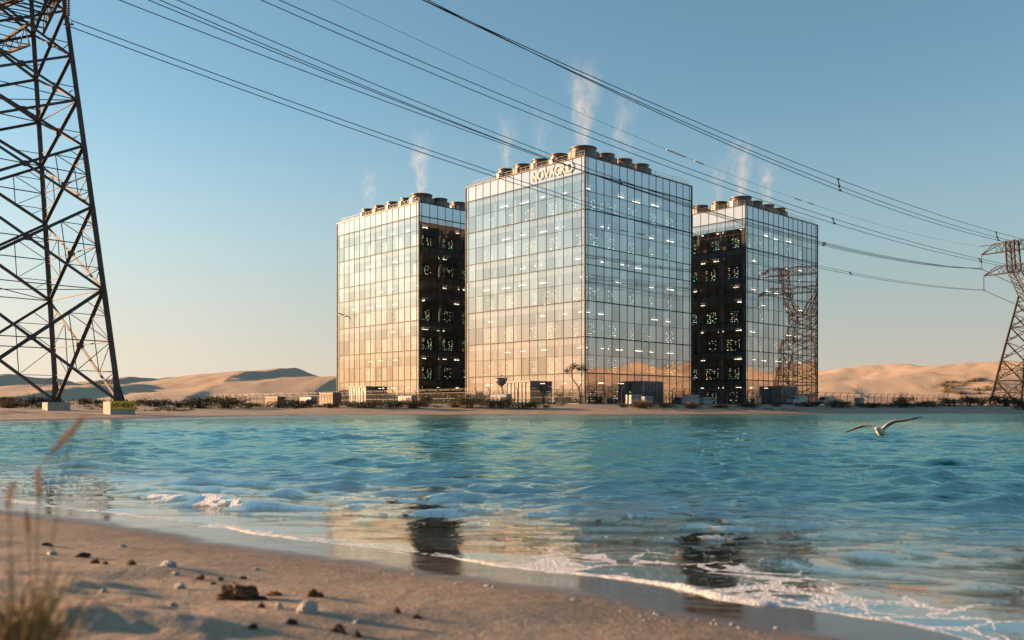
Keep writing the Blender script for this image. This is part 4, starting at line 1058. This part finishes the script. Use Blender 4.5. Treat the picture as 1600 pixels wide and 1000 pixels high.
def ground_scrub():
    r = random.Random(77); mb = MB(); lv = []
    for k in range(1500):
        px = r.uniform(-40, 1640); t_ = r.random()
        if 880 < px < 960 or (px > 960 and px < 1200 and r.random() < .6) or (100 < px < 240 and r.random() < .5): continue
        py = 632.5+r.gauss(2.2, 1.5); D = r.uniform(118, 150) if px < 300 else r.uniform(152, 172)
        if fbm(np.array([px/45.]), np.array([2.0]), 3, 91)[0] < -.12: continue
        p = at(px, py, D); z = hz(p.x, p.y)
        if z < .55: continue
        s = r.uniform(.25, .7)
        for j in range(14):
            a = r.uniform(0, 6.28); q = s*r.uniform(.1, 1); c = Vector((p.x+q*math.cos(a), p.y+q*math.sin(a), z+s*r.uniform(0, .6)*(1.1-q/s))); u = Vector((r.gauss(0, 1), r.gauss(0, 1), r.gauss(0, .5))).normalized(); v = u.orthogonal().normalized(); w = s*r.uniform(.10, .24)
            mb.add([c-u*w*1.8, c+v*w*.6, c+u*w*1.8, c-v*w*.6], [(0, 1, 2, 3)]); lv += [r.random()]*4
    o = mb.build('ground_scrub', M['leaf_olive']); a = o.data.attributes.new('leaf', 'FLOAT', 'POINT'); a.data.foreach_set('value', lv)
    tag(o, 'low dry scrub covering the sandy bank along the fence', 'ground cover', kind='stuff')
ground_scrub()
# tufts dotted over the right-hand dunes
tm = shrub_mesh('foliage', 31, M['leaf_olive'], .6, 120); r = random.Random(6)
for k in range(22):
    px, py = r.uniform(1470, 1560), r.uniform(594, 618)
    if k < 4: px, py = (1490, 1508, 1520, 1478)[k], (598, 601, 597, 606)[k]
    g = ground_at(px, py)
    if g.y > 800: continue
    o = bpy.data.objects.new('scrub_tuft', tm); link(o); s = r.uniform(2.0, 4.2); o.location = g-Vector((0, 0, .05)); o.scale = (s*1.5, s*1.3, s*.42); o.rotation_euler.z = r.uniform(0, 6)
    tag(o, 'tiny dark scrub tuft dotted on the sunlit dune left of right pylon', 'scrub', 'scrub tufts on the right dune')

def desert_tree():
    D = 170; b = at(906, 632, D); z = hz(b.x, D); root = empty('desert_tree', (b.x, D, z)); tag(root, 'slender dark desert tree with sparse crown before the middle tower corner', 'tree'); r = random.Random(8)
    k = D/F; P = lambda px, py: Vector(((px-906)*k, 0, (HY-py)*k+CH-z))
    mb = MB(); mb.tube([P(906, 634), P(907, 618), P(903, 604), P(895, 592), P(892, 582), P(893, 576)], [.16, .14, .11, .09, .07, .04], 8); mb.tube([P(905, 607), P(909, 596), P(908, 584), P(910, 575)], [.10, .08, .06, .03], 8)
    for a, c in (((895, 592), (886, 583)), ((908, 588), (914, 580)), ((892, 584), (898, 574))): mb.tube([P(*a), P(*c)], [.05, .02], 6)
    mb.build('trunk', M['twig'], root)
    mb = MB(); lv = []
    for cx, cy, s in ((893, 575, 7), (886, 580, 5), (898, 572, 5), (909, 573, 7), (914, 578, 5), (904, 577, 4)):
        for j in range(150):
            d = Vector((r.gauss(0, 1), r.gauss(0, 1), r.gauss(.1, .7))).normalized(); c = P(cx, cy)+d*s*k*r.uniform(.2, 1.15); u = (d+Vector((r.gauss(0, .5), r.gauss(0, .5), r.gauss(0, .5)))).normalized(); v = u.orthogonal().normalized(); w = r.uniform(.05, .11)
            mb.add([c-u*w*2.4, c+v*w*.5, c+u*w*2.4, c-v*w*.5], [(0, 1, 2, 3)]); lv += [r.random()]*4
    o = mb.build('crown', M['leaf_dark'], root); a = o.data.attributes.new('leaf', 'FLOAT', 'POINT'); a.data.foreach_set('value', lv)
desert_tree()
def dish():
    D = 172; b = at(784, 632, D); z = hz(b.x, D); root = empty('satellite_dish', (b.x, D, z)); tag(root, 'upturned dish antenna on a post left of the middle louvred enclosure', 'dish antenna'); h = (632-606)*D/F
    mb = MB(); mb.lathe([(.22, 0), (.16, .3), (.12, h), (.26, h+.25)], 12); mb.build('post', M['louver'], root)
    mb = MB(); prof = [(.05, 0), (.45, .16), (.85, .55), (1.15, 1.1), (1.25, 1.55)]; mb.lathe(prof+[(1.20, 1.55), (1.09, 1.12), (.80, .62), (.42, .23), (.05, .06)], 28, cap=(False, False)); o = mb.build('bowl', M['louver'], root, smooth=True); o.location = (0, 0, h+.25); o.rotation_euler = (math.radians(8), math.radians(-5), 0)
    mb = MB()
    for q in range(3):
        a = q*2.094; mb.beam((1.2*math.cos(a), 1.2*math.sin(a), 1.5), (0, 0, 2.1), .05)
    mb.lathe([(.12, 2.0), (.12, 2.25)], 10); f = mb.build('feed', M['dark'], root); f.location = (0, 0, h+.25)
dish()
# ------------------------------------------------------------------ stones and shells on the beach
def stonemat(name, c0, c1, rough=.6, sc=8):
    t = NT(name); p = t.obj(); a = t.noise(sc, p, 6, .65); b = t.noise(sc*4, p, 3)
    c = t.mix(t.ramp(a, .35, .65), c0, c1); c = t.mix(t.ramp(b, .6, .75, 0, .5), c, tuple(x*.5 for x in c0))
    return t.done(t.pbr(Base_Color=c, Roughness=rough, Normal=t.bump(a, .01)))
M['shell'] = stonemat('shell_white', (.60, .60, .60), (.70, .68, .63), .4, 30); M['shell_blue'] = stonemat('shell_blue', (.42, .50, .54), (.60, .64, .66), .4, 30)
M['st_brown'] = stonemat('stone_brown', (.10, .06, .035), (.26, .14, .055), .8, 25); M['st_dark'] = stonemat('stone_dark', (.05, .04, .035), (.11, .08, .06), .8, 30); M['st_red'] = stonemat('stone_red', (.24, .09, .05), (.32, .15, .08), .7, 30); M['st_orange'] = stonemat('weed_orange', (.30, .14, .035), (.17, .085, .03), .85, 25)
def stone_mesh(seed, rough, ridge=0.0):
    bm = bmesh.new(); bmesh.ops.create_icosphere(bm, subdivisions=5, radius=1); r = random.Random(seed); ox = r.uniform(0, 99)
    P = np.array([v.co[:] for v in bm.verts]); d = 1+rough*(fbm(P[:, 0]*1.9+ox, P[:, 1]*1.7+P[:, 2]*1.3+ox, 5, seed)+.45*fbm(P[:, 0]*4+ox, P[:, 2]*4+P[:, 1]*3, 3, seed+9))
    for v, k in zip(bm.verts, d):
        q = v.co*float(k); 
        if q.z < 0: q.z *= .45
        if ridge: q *= 1+ridge*.06*math.sin(14*math.atan2(q.y, q.x+.9))
        v.co = q
    me = bpy.data.meshes.new('stone'); bm.to_mesh(me); bm.free(); me.polygons.foreach_set('use_smooth', [True]*len(me.polygons)); return me
STN_ = [(261, 886, 25, 10, 'shell_blue', .15, 1, 'seashell', 'blue white shell lying highest up the dry sand, longest shadow'), (79, 867, 17, 7, 'shell_blue', .15, 1, 'seashell', 'bluish shell behind the blurred grass'), (191, 855, 11, 5, 'shell_blue', .15, 1, 'seashell', 'tiny bluish shell nearest the wet edge on the left'), (279, 920, 18, 9, 'shell_blue', .2, 1, 'seashell', 'blue white shell left of the big brown rock'), (479, 958, 32, 20, 'shell', .14, 1, 'seashell', 'largest cream white shell in the right foreground'), (435, 951, 12, 9, 'shell', .2, 1, 'seashell', 'small white shell left of the largest cream one'), (161, 926, 9, 7, 'shell', .2, 0, 'pebble', 'small white pebble on the shadowed sand mound'), (269, 948, 14, 9, 'shell', .3, 0, 'pebble', 'whitish pebble on a blurred mound below the blue white shell'), (400, 891, 9, 5, 'shell', .3, 0, 'pebble', 'lone pale pebble near the wet edge'), (558, 974, 14, 5, 'shell', .3, 0, 'pebble', 'flat pale pebble right of the largest shell'), (273, 899, 13, 6, 'shell', .4, 0, 'pebble', 'pale pebble under the blue white shell'),
        (71, 853, 16, 5, 'st_dark', .5, 0, 'stone', 'dark flat stone behind the blurred grass'), (129, 871, 20, 8, 'st_dark', .6, 0, 'stone', 'dark stone right of the bluish shell'), (146, 881, 14, 7, 'st_brown', .6, 0, 'stone', 'brown stone in the left row of debris'), (163, 882, 10, 5, 'st_red', .6, 0, 'stone', 'small reddish stone in the left row of debris'), (203, 883, 13, 8, 'st_red', .6, 0, 'stone', 'red brown stone left of the blue white shell'), (311, 906, 14, 8, 'st_red', .5, 0, 'stone', 'orange red stone above the big rock'), (343, 907, 11, 5, 'st_dark', .6, 0, 'stone', 'small dark stone right of the orange red one'), (332, 913, 9, 4, 'st_dark', .6, 0, 'stone', 'tiny dark stone below the orange red one'), (379, 905, 11, 5, 'st_dark', .6, 0, 'stone', 'small dark stone above right of the big rock'), (366, 938, 56, 23, 'st_brown', .8, 0, 'rock', 'biggest brown clump of rock in the middle foreground'), (402, 938, 22, 9, 'st_dark', .6, 0, 'stone', 'grey lump at the right end of the big rock'), (429, 931, 27, 6, 'st_orange', .8, 0, 'seaweed', 'flat orange weed scrap right of the big rock'), (490, 933, 24, 11, 'st_orange', .7, 0, 'seaweed', 'round orange brown weed clump above the largest shell'), (407, 950, 11, 8, 'st_dark', .5, 0, 'stone', 'small grey stone beside the small white shell'), (527, 989, 22, 11, 'st_dark', .7, 0, 'stone', 'dark blurred stone at the bottom right of the shells'), (557, 996, 14, 9, 'st_dark', .6, 0, 'stone', 'dark blurred stone cut by the bottom edge'), (620, 958, 11, 8, 'st_dark', .6, 0, 'stone', 'small black stone on smooth sand, farthest right but one'), (651, 967, 13, 7, 'st_orange', .6, 0, 'stone', 'orange brown stone farthest right on the smooth sand'), (395, 983, 14, 8, 'st_dark', .6, 0, 'stone', 'grey blurred stone below the big rock'), (454, 976, 18, 9, 'st_dark', .6, 0, 'stone', 'dark blurred stone below the largest shell')]
for i, (px, py, w, h, m, ro, ri, nm, lb) in enumerate(STN_):
    g = ground_at(px, py); me = stone_mesh(i+3, ro, ri); me.name = nm; me.materials.append(M[m]); o = bpy.data.objects.new(nm, me); link(o)
    sx = w/F*g.y/2; sz = h/F*g.y/1.25; o.scale = (sx, max(sx*.65, sz*.8), sz); o.location = g+Vector((0, sx*.5, sz*.02)); o.location.z = hz(o.location.x, o.location.y)+sz*.10; o.rotation_euler = (0, 0, rs2.uniform(-.4, .4))
    tag(o, lb, nm)
r = random.Random(12); pm = [stone_mesh(k+60, .3) for k in range(3)]
for q in pm: q.name = 'pebble'; q.materials.append(M['shell'])
for k in range(24):
    px = r.gauss(1080, 55); py = 962+(px-1000)*.10+r.gauss(0, 6)
    if k > 15: px, py = r.uniform(640, 900), r.uniform(0, 1); py = 893+(px-640)*.13+r.uniform(4, 16)
    g = ground_at(px, py); o = bpy.data.objects.new('pebble', r.choice(pm)); link(o); s = r.uniform(2, 4.5)/F*g.y; o.scale = (s, s*.8, s*.6); o.location = g; o.rotation_euler.z = r.uniform(0, 6)
    tag(o, 'tiny white pebble glinting on the wet sand below the foam line', 'pebble', 'white pebbles on the wet sand')

# ------------------------------------------------------------------ blurred grass at the left edge
M['grass'] = plain('dry_grass', (.34, .22, .085), .8, 0, .35, 2.5); M['grass2'] = plain('green_grass', (.17, .14, .05), .8, 0, .3, 2.5); M['seed'] = plain('seed_head', (.55, .28, .10), .85, 0, .25, 40)
def grass():
    D = 1.5; b = at(36, 962, D); root = empty('beach_grass', (b.x, D, hz(b.x, D))); tag(root, 'tuft of dry beach grass with seed heads at the left edge', 'grass tuft'); z0 = root.location.z; r = random.Random(3)
    mbs = [MB(), MB()]
    for k in range(560):
        a = r.uniform(0, 6.28); q = abs(r.gauss(0, .045)); base = Vector((q*math.cos(a), q*math.sin(a), -.03)); h = r.uniform(.09, .27)*(1.0 if k % 4 else 1.1); lean = Vector((r.gauss(-.1, .30), r.gauss(0, .3), 0))*h
        pts = [base+lean*(t*t)+Vector((0, 0, h*t*(1-.12*t*t))) for t in (0, .25, .5, .75, 1)]; w = r.uniform(.0026, .0056); s = Vector((math.cos(a+1.5), math.sin(a+1.5), 0)); m = mbs[0 if r.random() < .72 else 1]
        vs = []
        for i, p in enumerate(pts): k_ = w*(1-.22*i); vs += [p-s*k_, p+s*k_]
        m.add(vs, [(2*i, 2*i+1, 2*i+3, 2*i+2) for i in range(4)])
    mbs[0].build('blade', M['grass'], root); mbs[1].build('blade', M['grass2'], root)
    for (x0, y0, x1, y1, xt, yt, sz, dd) in ((52, 950, 92, 780, 128, 655, 1.25, .0), (50, 950, 58, 850, 60, 735, .85, .05), (20, 950, 16, 860, 12, 790, .6, -.05), (56, 950, 46, 880, 44, 830, .6, .08)):
        d = D+dd; A, B, E = at(x0, y0, d), at(x1, y1, d), at(xt, yt, d); A.z = hz(A.x, d)-.02; o0 = Vector(root.location)
        def bz(t): return A*(1-t)**2+(B*2-(A+E)*.5)*2*t*(1-t)+E*t*t
        mb = MB(); mb.tube([bz(t/12)-o0 for t in range(13)], [.0015-.0006*t/12 for t in range(13)], 5); mb.build('stem', M['grass'], root)
        tl = bz(1.0)-bz(.9); tl.normalize(); tip = E-o0; n = int(110*sz); mb = MB(); Lh = .075*sz
        for k in range(n):
            t = k/n; c = tip-tl*Lh*t; a = k*2.4; rad = .0065*sz**.5*(math.sin(PI*min(1, t*1.1+.06))**.7+.1); u = tl.orthogonal().normalized(); v = tl.cross(u); d2 = u*math.cos(a)+v*math.sin(a)
            e = c+d2*rad+tl*.007; w = tl.cross(d2)*.0016; m_ = (c+e)/2+d2*.001; mb.add([c, m_-w, e, m_+w], [(0, 1, 2, 3)])
        mb.build('seed_head', M['seed'], root)
grass()

# ------------------------------------------------------------------ gulls
def gullmat():
    t = NT('gull_plumage'); s = t.n('SeparateXYZ', {0: t.obj()}); ax = t.math('ABSOLUTE', s.outputs[0]); y, z = s.outputs[1], s.outputs[2]
    nz = t.noise(25, t.obj(), 4)
    k = t.math('ADD', ax, t.math('MULTIPLY', t.math('SUBTRACT', nz, .5), .10))
    c = t.mix(t.ramp(k, .06, .14), (.62, .58, .53), (.24, .23, .23)); c = t.mix(t.ramp(k, .44, .52), c, (.02, .02, .02))
    bill = t.ramp(y, -.235, -.25); c = t.mix(bill, c, (.55, .25, .03))
    return t.done(t.pbr(Base_Color=c, Roughness=.7))
M['gull'] = gullmat()
def gull(name, loc, span, yaw, roll, lift, label):
    """head towards local -y; wings rise to the wrist and droop to the tip; one continuous remeshed body"""
    bm = bmesh.new(); N = 14
    prof = [(-.29, .002, -.012), (-.262, .008, -.008), (-.245, .017, 0), (-.215, .033, .004), (-.18, .034, .004), (-.14, .044, -.004), (-.05, .066, -.012), (.04, .064, -.012), (.12, .042, -.004), (.18, .022, .002)]
    rings = []
    for y, r_, zc in prof: rings.append([bm.verts.new((r_*math.cos(2*PI*k/N), y, zc+r_*.92*math.sin(2*PI*k/N))) for k in range(N)])
    tail = [bm.verts.new(((.022+.035*abs(math.cos(2*PI*k/N)))*math.cos(2*PI*k/N), .29, .006+.007*math.sin(2*PI*k/N))) for k in range(N)]; rings.append(tail)
    for a, b in zip(rings[:-1], rings[1:]):
        for k in range(N): bm.faces.new((a[k], a[(k+1) % N], b[(k+1) % N], b[k]))
    bm.faces.new(rings[0][::-1]); bm.faces.new(rings[-1])
    for s in (-1, 1):
        st = []
        for t in [i/14 for i in range(15)]:
            x = s*(.01+.62*t); wr = min(t/.42, 1); z = lift[0 if s < 0 else 1][0]*math.sin(wr*PI/2)+(lift[0 if s < 0 else 1][1]*((t-.42)/.58)**1.4 if t > .42 else 0)
            le = -.075-.055*math.sin(wr*PI/2)+(.16*((t-.42)/.58)**1.3 if t > .42 else 0); ch = (.165 if t < .4 else .165*(1-((t-.4)/.6)**1.7)+.006); th = .022*(1-t)+.011
            st.append([bm.verts.new((x, le+ch*c, z+.02+th*e-.06*ch*0)) for c, e in ((0, 0), (.2, .9), (.6, .6), (1, .05), (.6, -.25), (.2, -.4))])
        for a, b in zip(st[:-1], st[1:]):
            for k in range(6):
                q = (a[k], a[(k+1) % 6], b[(k+1) % 6], b[k]); bm.faces.new(q if s > 0 else q[::-1])
        bm.faces.new(st[0] if s < 0 else st[0][::-1]); bm.faces.new(st[-1] if s > 0 else st[-1][::-1])
    bmesh.ops.recalc_face_normals(bm, faces=bm.faces); me = bpy.data.meshes.new(name); bm.to_mesh(me); bm.free(); me.materials.append(M['gull'])
    o = bpy.data.objects.new(name, me); link(o); m = o.modifiers.new('one_skin', 'REMESH'); m.mode = 'VOXEL'; m.voxel_size = .0042; m.use_smooth_shade = True
    o.location = loc; o.scale = (span/1.27,)*3; o.rotation_euler = (math.radians(-13), roll, yaw); tag(o, label, 'gull'); return o
gull('seagull', at(1377, 674.5, 15), 1.30, math.radians(-38), math.radians(-6), ((.085, -.075), (.115, .055)), 'pale gull with dark wingtips gliding low over the right side of the water')
gull('seagull', at(538, 494.5, 70), 1.34, math.radians(40), math.radians(17), ((.05, -.01), (.07, -.12)), 'distant dark gull flying in front of the left tower edge')

# ------------------------------------------------------------------ sky, sun, camera
HAZE_F = .92; HAZE = [(0, (.36, .42, .43)), (.99, (1.65, 1.34, .98)), (.55, (.45, .49, .47)), (.74, (.60, .59, .54)), (.90, (.86, .80, .71)), (.955, (1.12, .98, .80))]
w = bpy.data.worlds.new('World'); S.world = w; w.use_nodes = True; nt = w.node_tree; bg = nt.nodes['Background']
sk = nt.nodes.new('ShaderNodeTexSky'); sk.sky_type = 'NISHITA'; sk.sun_disc = False; sk.sun_elevation = SUN_EL
sk.sun_rotation = math.atan2(SUN_DIR.x, SUN_DIR.y) % (2*PI)
sk.altitude = 0; sk.air_density = 1.0; sk.dust_density = .4; sk.ozone_density = 3.0
def N_(typ, **kw):
    n = nt.nodes.new('ShaderNode'+typ)
    for k, v in kw.items(): setattr(n, k, v)
    return n
L_ = nt.links.new; SKY = .07
hs = N_('HueSaturation'); hs.inputs['Saturation'].default_value = .82; L_(sk.outputs[0], hs.inputs['Color'])
tint = N_('Mix', data_type='RGBA', blend_type='MULTIPLY'); tint.inputs[0].default_value = 1; tint.inputs[7].default_value = (.92, 1.15, 1.06, 1); L_(hs.outputs[0], tint.inputs[6])
tc = N_('TexCoord'); nrm = N_('VectorMath', operation='NORMALIZE'); L_(tc.outputs['Generated'], nrm.inputs[0]); sp = N_('SeparateXYZ'); L_(nrm.outputs[0], sp.inputs[0])
el = N_('MapRange', interpolation_type='SMOOTHERSTEP'); el.inputs[1].default_value = -.02; el.inputs[2].default_value = .38; el.inputs[3].default_value = HAZE_F; el.inputs[4].default_value = 0; L_(sp.outputs[2], el.inputs[0])
dt = N_('VectorMath', operation='DOT_PRODUCT'); dt.inputs[1].default_value = (SUN_DIR.x, SUN_DIR.y, 0); L_(nrm.outputs[0], dt.inputs[0])
az = N_('MapRange'); az.inputs[1].default_value = -1.0; az.inputs[2].default_value = 1.0; L_(dt.outputs['Value'], az.inputs[0])
hc = N_('ValToRGB'); L_(az.outputs[0], hc.inputs[0])
for i, (ps, cl) in enumerate(HAZE):
    e = hc.color_ramp.elements[i] if i < 2 else hc.color_ramp.elements.new(ps)
    e.position = ps; e.color = tuple(x/2 for x in cl)+(1,)
hm = N_('VectorMath', operation='SCALE'); L_(hc.outputs[0], hm.inputs[0]); hm.inputs['Scale'].default_value = 2/SKY/2.83
mx = N_('Mix', data_type='RGBA'); L_(el.outputs[0], mx.inputs[0]); L_(tint.outputs[2], mx.inputs[6]); L_(hm.outputs[0], mx.inputs[7]); 
lo = N_('MapRange', interpolation_type='SMOOTHERSTEP'); lo.inputs[1].default_value = -.01; lo.inputs[2].default_value = .17; lo.inputs[3].default_value = 1; lo.inputs[4].default_value = 0; L_(sp.outputs[2], lo.inputs[0])
ns = N_('MapRange', interpolation_type='SMOOTHSTEP'); ns.inputs[1].default_value = .80; ns.inputs[2].default_value = 1.0; ns.inputs[3].default_value = .12; ns.inputs[4].default_value = .75; L_(dt.outputs['Value'], ns.inputs[0])
lm = N_('Math', operation='MULTIPLY'); L_(lo.outputs[0], lm.inputs[0]); L_(ns.outputs[0], lm.inputs[1])
gm = N_('Mix', data_type='RGBA'); L_(lm.outputs[0], gm.inputs[0]); L_(mx.outputs[2], gm.inputs[6]); gm.inputs[7].default_value = tuple(x/SKY/2.83 for x in (1.75, .86, .33))+(1,)
L_(gm.outputs[2], bg.inputs[0]); bg.inputs[1].default_value = SKY
sl = bpy.data.lights.new('sun', 'SUN'); sl.energy = 5.0; sl.angle = math.radians(.53); sl.color = (1.0, .58, .29)
so = bpy.data.objects.new('sun', sl); link(so); so.rotation_euler = (-SUN_DIR).to_track_quat('-Z', 'Y').to_euler()
cam = bpy.data.cameras.new('camera'); co = bpy.data.objects.new('camera', cam); link(co); co.location = (0, 0, CH); co.rotation_euler = (PI/2, 0, 0)
cam.sensor_width = 36; cam.lens = 36*F/1600; cam.shift_y = (HY-500)/1600; cam.clip_start = .05; cam.clip_end = 20000
cam.dof.use_dof = True; cam.dof.focus_distance = 45; cam.dof.aperture_fstop = 2.6
S.camera = co
S.view_settings.view_transform = 'Standard'; S.view_settings.look = 'None'; S.view_settings.exposure = EXPOSURE if 'EXPOSURE' in globals() else 0.0; S.view_settings.gamma = 1
cy = S.cycles; cy.use_denoising = True; cy.max_bounces = 14; cy.transparent_max_bounces = 24; cy.glossy_bounces = 6; cy.diffuse_bounces = 3; cy.volume_bounces = 1; cy.transmission_bounces = 4; cy.caustics_reflective = False; cy.caustics_refractive = False; cy.sample_clamp_indirect = 6.0; cy.volume_step_rate = 2.0
